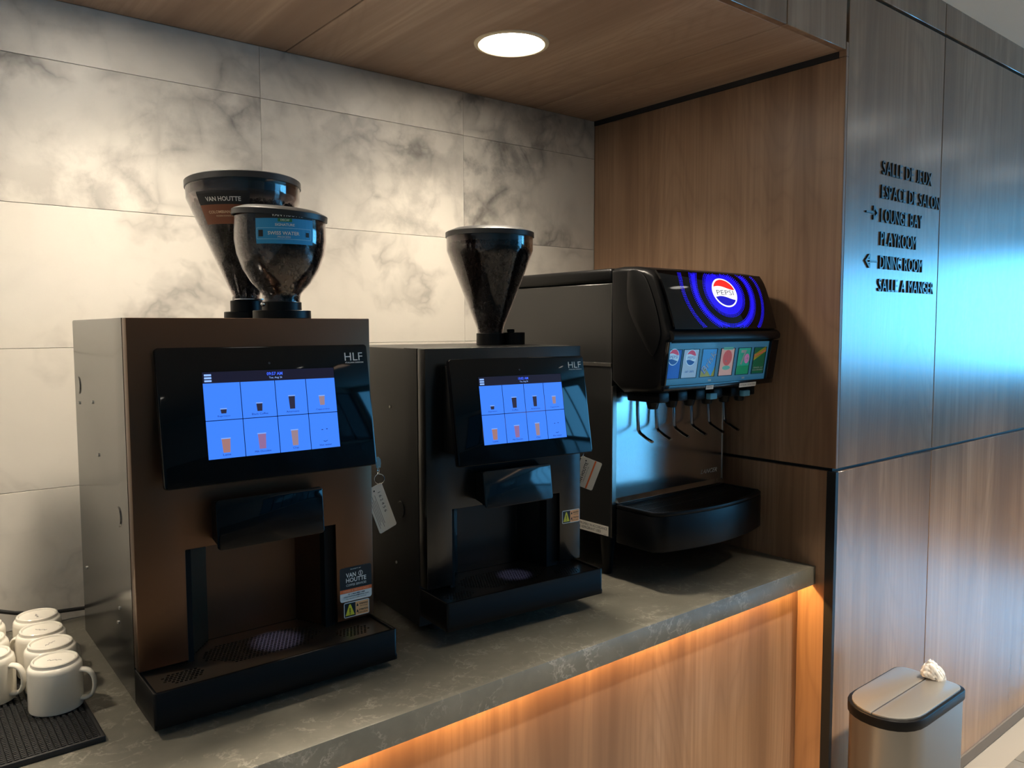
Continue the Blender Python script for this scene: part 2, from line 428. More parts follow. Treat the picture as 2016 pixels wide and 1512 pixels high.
# marble tiles, stack bond, 2 mm joints
XS = [-3.0166, -2.3995, -1.7808, -1.1636, -.5464, 0.0]
ZSs = [ZC, 1.1541, 1.4585, 1.7635, 2.0685, ZS]
VE = {(4, 4): .75, (4, 3): .45, (4, 2): .5, (3, 4): 1.0, (3, 3): .62, (3, 2): 1.0, (2, 2): .06, (2, 3): .05, (2, 4): .10, (1, 2): .04, (1, 3): .05}
for k in range(5):
    for i in range(5):
        x0, x1 = XS[i], XS[i + 1]; z0, z1 = ZSs[k], ZSs[k + 1]
        bm = box_bm(x0 + .0004, x1 - .0004, 0, .010, z0 + .0005, z1 - .0005); bevel(bm, .0004, 1)
        o = link('tile', bm_mesh(bm), M_MARBLE, back, seed=(i * 1.37 + k * 2.91 + .4) % 7, vein=VE.get((k, i), .35 if k > 2 else .12))
struct('wall_left', XL - .1, XL, YB, .12, 0, ZT, M_WALLP)
# right side wall of the alcove
side = struct('wall_right', .012, .2, -D + .03, .12, 0, ZT, M_REVEAL)
def panel(par, x0, x1, y0, y1, z0, z1, m, seed, bev=.0012):
    o = box('panel', x0, x1, y0, y1, z0, z1, m, par, bev, 1, seed=seed); return o
g = .0045
panel(side, 0, .012, -D, 0, ZR + g, ZS - .016, M_WOODS, 1.3)
panel(side, 0, .012, -D, -D + .02, ZS - .0155, ZS + .02, M_WOODS, 1.3)
panel(side, 0, .012, -D + .0235, 0, 0, ZR - g, M_WOODS, 2.1)
# front wall with the sign
front = struct('wall_front', 0.016, XE, -D + .018, -D + .16, 0, ZT, M_REVEAL)
xp = [0.0, .5639, 1.1278 + .35, 2.4, 3.3, 4.2, 5.1, 6.0, XE]
for i in range(len(xp) - 1):
    a, b = xp[i] + (.0018 if i else 0), xp[i + 1] - .0018
    panel(front, a if i else 0.0125, b, -D, -D + .018, ZR + g, ZU - g, M_WOODV, 3.1 + i * 1.7)
    panel(front, a, b, -D, -D + .018, ZU + g, ZT + .004, M_WOODV, 4.6 + i * 1.3)
    panel(front, a if i else .011, b, -D, -D + .018, .04, ZR - g, M_WOODV, 5.2 + i * 1.9)
# fascia above the alcove and the wooden soffit
fas = struct('trim_1', XL, .0, -D + .018, -D + .05, ZS + .016, ZT, M_REVEAL)
soff = struct('ceiling', XL, .02, -D + .016, .01, ZS + .016, ZS + .10, M_REVEAL)
xq = [XL, -2.75, -1.9225, -1.0955, -.2675, -.0005]
for i in range(5):
    panel(fas, xq[i] + .0018, xq[i + 1] - .0018, -D, -D + .018, ZS, ZT + .004, M_WOODV, 6.3 + i * 1.1)
    panel(soff, xq[i] + .0018, xq[i + 1] - (.0018 if i < 4 else .0), -D + .018, 0, ZS, ZS + .016, M_WOODY, 2.2 + i * 1.7, .0008)
struct('trim_2', -.001, .0115, -D + .02, .0, ZS - .0155, ZS + .012, M_REVEAL)
# corner guard below the reveal
cg = voxel_bm([-.0008, .0105, .0125], [-D - .0015, -D + .0005, -D + .0235], [.0, ZR - g], {(1, 1, 0)})
o = link('trim_3', bm_mesh(cg), M_TRIMBLK); o['kind'] = 'structure'
bb = struct('baseboard_front', .0127, XE, -D - .006, -D + .018, 0, .04, M_TAUPE)
ceil = struct('ceiling', XL, XE + .1, YB - .1, -D + .012, ZT, ZT + .1, M_CARD)
# window walls behind and to the right of the camera: daylight source
def window_wall(name, wname, along, fixed, a0, a1, w0, w1, z0, z1, nmull, tint=(.96, .97, .97, 1)):
    def bx(n, p0, p1, q0, q1, d0, d1, m, par=None):
        if along == 'x': return struct(n, p0, p1, fixed + d0, fixed + d1, q0, q1, m, par)
        return struct(n, fixed + d0, fixed + d1, p0, p1, q0, q1, m, par)
    W = bx(name, a0, w0, 0, ZT, -.1, 0, M_WALLP) if w0 - a0 > .02 else None
    seg = [(w1, a1, 0, ZT), (w0, w1, 0, z0), (w0, w1, z1, ZT)]
    for p0, p1, q0, q1 in seg:
        if p1 - p0 < .02: continue
        s = bx(name if W is None else 'wall_section', p0, p1, q0, q1, -.1, 0, M_WALLP, W)
        if W is None: W = s
    fr = bx(wname, w0, w1, z0, z0 + .05, -.08, -.02, M_FRAME)
    bx('frame', w0, w1, z1 - .05, z1, -.08, -.02, M_FRAME, fr)
    for k in range(nmull):
        c0, c1 = (w0 + .025 + (w1 - w0 - .05) * q / nmull for q in (k, k + 1)); tn = tint[k] if isinstance(tint, list) else tint
        bx('pane', c0, c1, z0 + .03, z1 - .03, -.054, -.050, MATS.get('glass_%.2f' % tn[0]) or clear('glass_%.2f' % tn[0], tn), fr)
    for k in range(nmull + 1):
        c = w0 + .025 + (w1 - w0 - .05) * k / nmull
        bx('mullion', c - .025, c + .025, z0 + .05, z1 - .05, -.08, -.02, M_FRAME, fr)
window_wall('wall_rear', 'window_1', 'x', YB, XL, XE, 1.9, 6.9, .06, 2.2, 6, (.10, .104, .108, 1))  # dark pane tint added to dim the sky mirrored in the machines
window_wall('wall_end', 'window_2', 'y', XE + .1, -5.95, -D + .16, -5.8, -1.5, 1.0, 2.25, 4)
window_wall('wall_end', 'window_3', 'y', XE + .1, YB, -5.95, -8.8, -6.1, .06, 2.25, 3, (.64, .65, .66, 1))  # pane tint added to tone down the sky mirrored in the splash panel

# ------------------------------------------------------------------ lamps
def downlight(x, y, z, r, power, label, spot=None, group='recessed ceiling downlights'):
    t = thing('downlight', label, 'ceiling light', (x, y, z), 0, group)
    lathe('trim_ring', [(r * .835, .004), (r * .84, -.001), (r * .90, -.0045), (r, -.003), (r + .001, .0), (r, .004)], M_LAMPRING, t, 64)
    lathe('diffuser', [(0, -.0012), (r * .842, -.0012), (r * .842, .003), (0, .003)], M_DIFF if z < 2.3 else M_DIFFR, t, 64)
    l = bpy.data.lights.new('lamp', 'SPOT' if spot else 'AREA')
    if spot: l.spot_size = spot; l.spot_blend = 1.0 if z < 2.3 else .6; l.shadow_soft_size = .055
    else: l.shape = 'DISK'; l.size = r * 1.6; l.spread = math.radians(150)
    l.energy = power; l.color = WARM
    o = bpy.data.objects.new('lamp', l); COL.objects.link(o); o.parent = t; o.location = (0, 0, -.016)
    return t
SP = math.radians(136)
downlight(-.686, -.400, ZS, .0915, SPOT_W, 'round white downlight in the wood soffit between the coffee machines and the fountain', SP)
downlight(-1.516, -.400, ZS, .0915, SPOT_W, 'round downlight in the wood soffit above the brown coffee machine', SP)
downlight(-2.346, -.400, ZS, .0915, SPOT_W * .7, 'round downlight in the wood soffit at the left end above the mugs', SP)
ORD = ['first', 'second', 'third', 'fourth', 'fifth', 'sixth', 'seventh']
for i, x in enumerate((-2.0, -.9, .2, 1.0, 1.8, 2.6, 3.6)):
    downlight(x, -1.80, ZT, .09, ROOM_W, ORD[i] + ' round ceiling downlight of the row along the counter, counted from the mugs end', math.radians(78), 'room ceiling downlights')
for i, x in enumerate((-1.5, 1.0, 3.5, 5.5)):
    downlight(x, -4.0, ZT, .09, ROOM_W * .6, ORD[i] + ' round ceiling downlight of the row nearer the windows, counted from the plain wall', math.radians(80), 'window side downlights')
t = thing('linear_light', 'long warm linear light fixed to the room ceiling across from the counter', 'ceiling light', (2.68, -6.5, ZT))
box('light_housing', -.205, .205, -2.3, 2.1, -.035, 0, M_LAMPRING, t)
box('light_strip', -.19, .19, -2.28, 2.08, -.0375, -.0352, mat('linear_diffuser', (1, .8, .6, 1), .5, emit=(1, .66, .42, 1), es=2.2), t)

# ------------------------------------------------------------------ counter and base cabinet
CY = .8441
cb = bmesh.new()
ct = voxel_bm([XL, -.0003], [-CY, -CY + .016, -.001], [ZC - .050, ZC - .022, ZC], {(0, 1, 0)})
bevel(ct, .0015, 2)
o = link('countertop', bm_mesh(ct), M_QUARTZ); shade_auto(o)
tag(o, 'dark grey quartz countertop with fine pale veins under the drink machines', 'countertop')
cab = thing('base_cabinet', 'walnut base cabinet under the grey counter, lit orange along its top', 'cabinet', (-1.62, -.4, 0))
cab_x0, cab_x1 = XL + 1.6215, -.0008 + 1.62
box('carcass', cab_x0, cab_x1, -.374, .398, .10, ZC - .024, M_MATTE, cab)
box('plinth', cab_x0, cab_x1, -.34, .398, 0, .10, M_TRIMBLK, cab)
box('front_panel', cab_x0, cab_x1, -.393, -.374, .085, ZC - .0235, M_WOODS, cab, .001, 1, seed=8.4)
box('led_strip', cab_x0 + .01, cab_x1 - .004, -.4085, -.3985, ZC - .0265, ZC - .0222, mat('led_strip', (.8, .5, .2, 1), .5, emit=(1, .42, .10, 1), es=3.0), cab)
lo = area_light('led_lamp', (-1.62, -.8055, ZC - .0275), (0, 0, 0), 3.2, .008, LED_W, (1.0, .52, .16))

# ------------------------------------------------------------------ lettering on the front wall
def sign_line(s, x0, z0, x1, z1, label):
    t = thing('sign_lettering', label, 'sign', ((x0 + x1) / 2, -D, z0))
    # letter advance measured from the whole line so that spacing is the font's own
    widths = []
    pos = 0.0
    for ch in s:
        if ch == ' ': pos += .34; continue
        vs, fs = text_mesh(ch, False, .5, 5)
        xa, xb = min(v.x for v in vs), max(v.x for v in vs); widths.append((ch, pos, xa, xb)); pos += (xb - xa) + .12
    tot = pos - .12; k = (x1 - x0) / tot; hx = (x0 + x1) / 2
    for ch, p, xa, xb in widths:
        vs, fs = text_mesh(ch, False, .5, 5)
        ya, yb = min(v.y for v in vs), max(v.y for v in vs)
        pts = [(x0 - hx + (p + v.x - xa) * k, -.0020 - v.z * .004, (v.y - ya) / (yb - ya) * (z1 - z0)) for v in vs]
        link('letter', raw(pts, fs), M_LETTER, t)
    return t
sign_line('SALLE DE JEUX', .198, 1.9083, .4975, 1.9448, 'raised black letters reading SALLE DE JEUX, top line of the wall sign')
sign_line('ESPACE DE SALON', .1968, 1.8446, .5535, 1.8805, 'raised black letters reading ESPACE DE SALON on the wood wall')
sign_line('LOUNGE BAY', .1978, 1.7809, .4440, 1.8175, 'raised black letters reading LOUNGE BAY beside the right-pointing arrow')
sign_line('PLAYROOM', .1985, 1.7183, .4100, 1.7552, 'raised black letters reading PLAYROOM on the wood wall')
sign_line('DINING ROOM', .1970, 1.6552, .4535, 1.6912, 'raised black letters reading DINING ROOM beside the left-pointing arrow')
sign_line('SALLE A MANGER', .1940, 1.5943, .5320, 1.6285, 'raised black letters reading SALLE A MANGER, lowest line of the wall sign')
def arrow(cx, cz, s, label):
    F = Frame((cx, -D, cz), (1, 0, 0), (0, 0, 1))
    t = .0052; h = .0185; L = .033
    # hollow arrow head made of a stroked triangle, with a shaft
    head = [(s * .0335, 0), (s * .012, h), (s * .006, h), (s * .006, .0055), (s * .0115, .0055), (s * .0115, h - .0085), (s * .0262, 0),
            (s * .0115, -h + .0085), (s * .0115, -.0055), (s * .006, -.0055), (s * .006, -h), (s * .012, -h)]
    bm = prism_bm(head, F, 0, .004); o = link('arrow_head', bm_mesh(bm), M_LETTER)
    T = thing('sign_arrow', label, 'sign', (0, 0, 0)); o.parent = T
    bm = prism_bm([(-s * .0325, -.0024), (s * .010, -.0024), (s * .010, .0024), (-s * .0325, .0024)], F, 0, .004)
    link('arrow_shaft', bm_mesh(bm), M_LETTER, T)
arrow(.149, 1.8023, 1, 'raised black arrow pointing right before LOUNGE BAY')
arrow(.151, 1.6735, -1, 'raised black arrow pointing left before DINING ROOM')

# ------------------------------------------------------------------ coffee machines
def perf_plate(name, segs, p, hole, inside, z, m, parent, octo=False):
    """plate built row by row; segs(y)->(x0,x1); cells inside the region carry a real hole"""
    bm = bmesh.new(); y0, y1 = segs['y']; n = max(1, int(round((y1 - y0) / p))); py = (y1 - y0) / n
    def q(*pts): bm.faces.new([bm.verts.new((a, b, z)) for a, b in pts])
    for j in range(n):
        ya, yb = y0 + j * py, y0 + (j + 1) * py; yc = (ya + yb) / 2; x0, x1 = segs['x'](yc)
        off = (j % 2) * p * .5; runs = []; x = x0
        k0 = math.ceil((x0 - off) / p); xs = []
        k = k0
        while off + (k + 1) * p <= x1:
            xa = off + k * p; k += 1
            if inside(xa + p / 2, yc): xs.append(xa)
        cur = x0
        for xa in xs:
            if xa > cur + 1e-6: q((cur, ya), (xa, ya), (xa, yb), (cur, yb))
            xb = xa + p; cx = (xa + xb) / 2; h = hole / 2
            if not octo:
                sk = .0006
                i = [(cx - h - sk, yc - h), (cx + h - sk, yc - h), (cx + h + sk, yc + h), (cx - h + sk, yc + h)]; c = [(xa, ya), (xb, ya), (xb, yb), (xa, yb)]
                for e in range(4): q(c[e], c[(e + 1) % 4], i[(e + 1) % 4], i[e])
            else:
                i = [(cx + h * math.cos(PI / 8 + PI / 4 * e), yc + h * math.sin(PI / 8 + PI / 4 * e)) for e in range(8)]
                c = [(xb, yb), (xa, yb), (xa, ya), (xb, ya)]
                for e in range(4):
                    q(c[e], i[(2 * e + 1) % 8], i[(2 * e) % 8]); q(c[e], c[(e + 1) % 4], i[(2 * e + 2) % 8], i[(2 * e + 1) % 8])
            cur = xb
        if cur < x1 - 1e-6: q((cur, ya), (x1, ya), (x1, yb), (cur, yb))
    bmesh.ops.remove_doubles(bm, verts=bm.verts[:], dist=1e-6)
    bmesh.ops.recalc_face_normals(bm, faces=bm.faces[:])
    for f in bm.faces:
        if f.normal.z < 0: f.normal_flip()
    me = bpy.data.meshes.new('plate'); bm.to_mesh(me); bm.free()
    o = link(name, me, m, parent); s = o.modifiers.new('thick', 'SOLIDIFY'); s.thickness = .0014; s.offset = -1
    return o

def cup_icon(par, fr, cx, v0, h, wtop, m, rim=.0):
    wb = wtop * .8
    sh = poly2([(cx - wb / 2, v0), (cx + wb / 2, v0), (cx + wtop / 2, v0 + h), (cx - wtop / 2, v0 + h)])
    c = decal('cup_icon', sh, fr, m, par, .0007)
    decal('cup_icon', poly2([(cx - wtop * .54, v0 + h), (cx + wtop * .54, v0 + h), (cx + wtop * .56, v0 + h + .0018), (cx - wtop * .56, v0 + h + .0018)]), fr, G_CUPRIM, par, .0007)
    return c

def ui(par, fr, u0, u1, v0, v1, vh, clock, date, second):
    """the touch screen: header with clock, eight drink cells"""
    W = u1 - u0; H = v1 - v0
    disp = par
    decal('screen_header', rect2(u0, v1, u1, vh), fr, G_BAR, disp, .0005)
    hh = vh - v1
    for k in range(3):
        decal('menu_bar', rect2(u0 + W * .012, v1 + hh * (.12 + .26 * k), u0 + W * .062, v1 + hh * (.29 + .26 * k)), fr, G_LITEBLUE, disp, .0007)
    c = u0 + W * .525
    decal('clock_text', text2(clock, c - W * .06, v1 + hh * .50, c + W * .06, v1 + hh * .80, True), fr, G_TIME, disp, .0007)
    decal('date_text', text2(date, c - W * .045, v1 + hh * .16, c + W * .055, v1 + hh * .38), fr, G_LITEBLUE, disp, .0007)
    names = ['Espresso', 'Coffee' if second else 'Black Coffee', 'Americano', 'Cappuccino', 'Latte', 'Milk Chocolate', 'Chai', 'Hot water']
    gx = [0, .262, .520, .763, 1.0]
    for k, nme in enumerate(names):
        i, j = k % 4, k // 4; gp = .0006
        a, b = u0 + W * gx[i] + gp * (i > 0), u0 + W * gx[i + 1] - gp * (i < 3)
        lo, hi = (v0 + H * .505 + gp, v1) if j == 0 else (v0, v0 + H * .505 - gp)
        decal('menu_cell', rect2(a, lo, b, hi), fr, G_BLUE, disp, .0005)
        cc = (a + b) / 2; ch = hi - lo
        tw = min((b - a) * .48, .0042 * len(nme) * .62)
        decal('caption', text2(nme, cc - tw / 2, lo + ch * .07, cc + tw / 2, lo + ch * .07 + H * .026), fr, G_INK, disp, .0007)
        spec = [(.17, .11, .17, G_CUPDARK), (.17, .21, .18, G_CUPDARK), (.17, .36, .21, G_CUPDARK), (.22, .26, .20, G_CUPTAN),
                (.15, .36, .24, G_CUPORA), (.16, .40, .24, G_CUPPINK), (.16, .42, .23, G_CUPTAN), None][k]
        if second and k == 1: spec = (.17, .36, .23, G_CUPDARK)
        if spec: cup_icon(disp, fr, cc, lo + ch * spec[0], ch * spec[1], (b - a) * spec[2], spec[3])
        else:
            decal('cup_icon', join2(rect2(cc - .006, lo + ch * .52, cc - .003, lo + ch * .54), rect2(cc + .003, lo + ch * .53, cc + .006, lo + ch * .55),
                  poly2([(cc - .004, lo + ch * .20), (cc, lo + ch * .18), (cc + .0045, lo + ch * .21), (cc + .004, lo + ch * .22), (cc, lo + ch * .195), (cc - .0035, lo + ch * .215)])), fr, G_INK, disp, .0007)

def warn_sticker(par, F, u0, v0, u1, v1):
    st = decal('warning_sticker', poly2(rrect2(u0, v0, u1, v1, .003)), F, M_WHITE, par, .0004)
    W, H = u1 - u0, v1 - v0
    um = u0 + W * .45
    decal('black_field', rect2(u0 + .0016, v0 + .0016, um, v1 - .0016), F, M_BLACKINK, st, .0006)
    decal('peach_field', rect2(um, v0 + .0016, u1 - .0016, v1 - .0016), F, M_PEACH, st, .0006)
    c = (u0 + um) / 2 + .0005
    decal('warning_triangle', poly2([(c - W * .18, v0 + H * .14), (c + W * .18, v0 + H * .14), (c + W * .15 * .2, v0 + H * .86), (c - W * .03, v0 + H * .86)]), F, M_YELLOW, st, .0008)
    decal('warning_mark', join2(rect2(c - .0012, v0 + H * .32, c + .0012, v0 + H * .62), rect2(c - .0012, v0 + H * .20, c + .0012, v0 + H * .27)), F, mat('olive_print', srgb(120, 112, 30), .5), st, .001)
    decal('sticker_text', join2(poly2([(um + .002, v0 + H * .64), (um + .0065, v0 + H * .64), (um + .0042, v0 + H * .84)]), text2('WARNING!', um + .008, v0 + H * .70, u1 - .003, v0 + H * .82, True),
          text2('Hot beverage', um + .010, v0 + H * .55, u1 - .004, v0 + H * .65), poly2([(um + .002, v0 + H * .24), (um + .0065, v0 + H * .24), (um + .0042, v0 + H * .44)]),
          text2('ATTENTION!', um + .007, v0 + H * .30, u1 - .003, v0 + H * .42, True), text2('Boisson chaude', um + .005, v0 + H * .14, u1 - .004, v0 + H * .24)), F, M_BLACKINK, st, .0008)

def machine(P):
    wv = P['w']
    t = thing('coffee_machine', P['label'], 'coffee machine', (P['x'], P['y'], ZC), P['yaw'], None)
    zt, zf, ztt, ztb, zb = P['zt'], P['zf'], P['ztt'], P['ztb'], .018
    a0, a1, az, d0, db = P['a0'], P['a1'], P['az'], P['t'], P['db']
    i0, i1, k0, k1, kd = P['i0'], P['i1'], P['k0'], P['k1'], .09
    pz = ztt - .004
    # housing with the cup bay cut out of its front
    bm = voxel_bm([0, i0 - .004, i1 + .004, wv], [d0 + .003, kd + .004, db], [zb, pz - .006, az + .01, zt], {(1, 0, 1)})
    bevel(bm, .003, 2, 60, lambda e: abs(e.verts[0].co.y - e.verts[1].co.y) > .1 and min(e.verts[0].co.z, e.verts[1].co.z) > zt - .001)
    h = link('housing', bm_mesh(bm), P['side'], t); shade_auto(h)
    box('gasket', .004, wv - .004, d0 + .0002, d0 + .0028, az + .012, zt - .004, M_MATTE, t)
    # door: an upside-down U around the bay
    F = Frame((0, 0, 0), (1, 0, 0), (0, 0, 1))
    bm = prism_bm([(0, zf), (a0, zf), (a0, az), (a1, az), (a1, zf), (wv, zf), (wv, zt), (0, zt)], F, 0, -d0)
    bmesh.ops.recalc_face_normals(bm, faces=bm.faces[:])
    bevel(bm, .0015, 2); dr = link('door', bm_mesh(bm), P['front'], t); shade_auto(dr)
    # black jambs, slanted bay walls, bay back
    for (ja, jb) in ((a0 + .0003, i0), (i1, a1 - .0003)):
        box('bay_jamb', ja, jb, .010, d0 + .0028, pz + .0005, az - .0005, M_MATTE, t)
    for (x0, x1) in ((i0, k0), (i1, k1)):
        s = 1 if x1 > x0 else -1
        bm = prism_bm([(x0, d0 + .003), (x1, kd), (x1 - s * .0035, kd + .0025), (x0 - s * .0035, d0 + .0055)], lambda u, v, d: Vector((u, v, d)), pz + .0005, az + .008)
        link('bay_wall', bm_mesh(bm), P['front'], t)
    box('bay_back', min(k0, k1) - .001, max(k0, k1) + .001, kd - .001, kd + .003, pz + .0005, az + .008, P['front'], t)
    box('bay_ceiling', i0, i1, d0 + .003, kd - .0012, az + .002, az + .009, M_MATTE, t)
    # touch panel
    pu0, pu1, pv0, pv1, q0, q1 = P['panel']       # x range, z range, proud at bottom / top
    Vv = Vector((0, q0 - q1, pv1 - pv0)); L = Vv.length
    FP = Frame((0, -q0, pv0), (1, 0, 0), (0, q0 - q1, pv1 - pv0))
    sl = lambda z: (z - pv0) / (pv1 - pv0) * L
    gp = rounded_slab('touch_panel', FP, pu0, 0, pu1, L, .006, -.013, 0, M_GLASSBLK, t, .0015)
    bm = prism_bm([(.0, 0), (-q0 + .012, 0), (-q1 + .011, 0), (0, 0)][:0] or [(-.0005, pv0 + .02), (-q0 + .017, pv0 + .02), (-q1 + .0145, pv1 - .015), (-.0005, pv1 - .015)],
                  lambda u, v, d: Vector((d, u, v)), pu0 + .012, pu1 - .012)
    link('panel_mount', bm_mesh(bm), M_MATTE, t)
    su0, su1, sv0, sv1, svh = P['screen']
    decal('display', rect2(su0 - .0012, sl(sv0) - .0012, su1 + .0012, sl(svh) + .0012), FP, M_GLASSBLK, gp, .0002)
    ui(gp, FP, su0, su1, sl(sv0), sl(sv1), sl(svh), P['clock'], P['date'], P['second'])
    lu0, lu1, lv0, lv1 = P['logo']
    lh = sl(lv1) - sl(lv0)
    decal('maker_logo', join2(text2('HLF', lu0, sl(lv0) + lh * .25, lu1, sl(lv1)), text2('ITALIAN DESIGN', lu0 + .001, sl(lv0), lu1 + .001, sl(lv0) + lh * .13, True)), FP, M_WHITE, gp, .0004)
    decal('sensor_window', ell2((su0 + su1) / 2 - .002, sl(svh) + .012, .0022, .0022, 12), FP, mat('sensor', srgb(60, 60, 64), .2), gp, .0004)
    # spout head with a tilted plate
    s0, s1, z0, z1, b0, b1 = P['spout']
    bm = prism_bm([(-.0005, z0 + .012), (-b0 + .0045, z0 + .004), (-b1 + .0045, z1 - .003), (-.0005, z1 - .008)], lambda u, v, d: Vector((d, u, v)), s0 + .004, s1 - .004)
    sp = link('spout_head', bm_mesh(bm), M_PLASTIC, t)
    bm = box_bm(s0 + .03, s1 - .03, .0005, kd - .0015, az - .004, az + .0015); link('spout_block', bm_mesh(bm), M_PLASTIC, t)
    FS = Frame((0, -b0, z0), (1, 0, 0), (0, b0 - b1, z1 - z0)); LS = math.hypot(b0 - b1, z1 - z0)
    rounded_slab('spout_cover', FS, s0, 0, s1, LS, .007, -.004, 0, P['cover'], t, .001)
    for k in (-1, 1):
        lathe('nozzle', [(0, az - .016), (.006, az - .016), (.008, az - .004), (0, az - .004)], M_PLASTIC, t, 16, (s0 + s1) / 2 + k * .02, .03)
    cl = bpy.data.lights.new('cup_light', 'SPOT'); cl.energy = P['cup_w']; cl.color = (.42, .46, 1.0); cl.spot_size = math.radians(34); cl.spot_blend = .8; cl.shadow_soft_size = .004
    lo = bpy.data.objects.new('cup_light', cl); COL.objects.link(lo); lo.parent = t; lo.location = ((s0 + s1) / 2 + .020, .008, az - .022)
    # drip tray
    tf = P['tf']
    bm = voxel_bm([0, .006, wv - .006, wv], [-tf, -tf + .006, d0 - .001, d0 + .0025], [ztb, ztb + .012, ztt], {(1, 1, 1), (1, 2, 1)})
    bevel(bm, .005, 3, 60, lambda e: abs(e.verts[0].co.z - e.verts[1].co.z) > .03 and e.verts[0].co.y < -tf + .001)
    bevel(bm, .0012, 1, 60)
    tr = link('drip_tray', bm_mesh(bm), M_PLASTIC, t); shade_auto(tr, 50)
    cxm = (P['i0'] + P['i1']) / 2
    def inside(x, y):
        X = x - cxm
        if abs(X) < .105 and -.037 < y < .055 and abs(X) + max(0, abs(y - .012) - .012) * 1.15 < .107: return True
        for sx in (-1, 1):
            c = sx * (wv / 2 - .062)
            if abs(X - c + (wv / 2 - cxm) * 0) < .033 and -.058 < y < -.016: 
                if abs(X - c) + abs(y + .037) * .75 < .036: return True
        return False
    def seg(y): return (.0065, wv - .0065) if y < d0 + .0028 else (i0 + (k0 - i0) * (y - d0 - .003) / (kd - d0 - .003) + .0005, i1 + (k1 - i1) * (y - d0 - .003) / (kd - d0 - .003) - .0005)
    perf_plate('drip_plate', {'y': (-tf + .0065, kd - .002), 'x': seg}, P['pitch'], P['hole'], inside, pz, P['plate'], t, P['second'])
    # feet, lock caps and screws on the left side
    for fx in (.05, wv - .05):
        for fy in (.06, db - .05): lathe('foot', disc_prof(.018, 0, zb + .001), M_RUBBER, t, 20, fx, fy)
    def side_disc(n, v, z, r, m, dep):
        bm = bmesh.new(); bmesh.ops.create_cone(bm, cap_ends=True, segments=24, radius1=r, radius2=r * .9, depth=dep)
        bmesh.ops.rotate(bm, verts=bm.verts[:], matrix=Matrix.Rotation(-PI / 2, 3, 'Y')); bmesh.ops.translate(bm, verts=bm.verts[:], vec=(-dep / 2, v, z))
        shade_auto(link(n, bm_mesh(bm), m, t))
    for v, z in P['caps']: side_disc('lock_cap', v, z, .0185, P['capmat'], .0016)
    for v, z in P['screws']: side_disc('screw', v, z, .0032, M_ALU, .002)
    # key in the side lock
    k = thing('key_tag', P['keylabel'], 'key tag', (P['x'], P['y'], ZC), P['yaw'])
    P['key'](k, F)
    P['stick'](t, F)
    return t

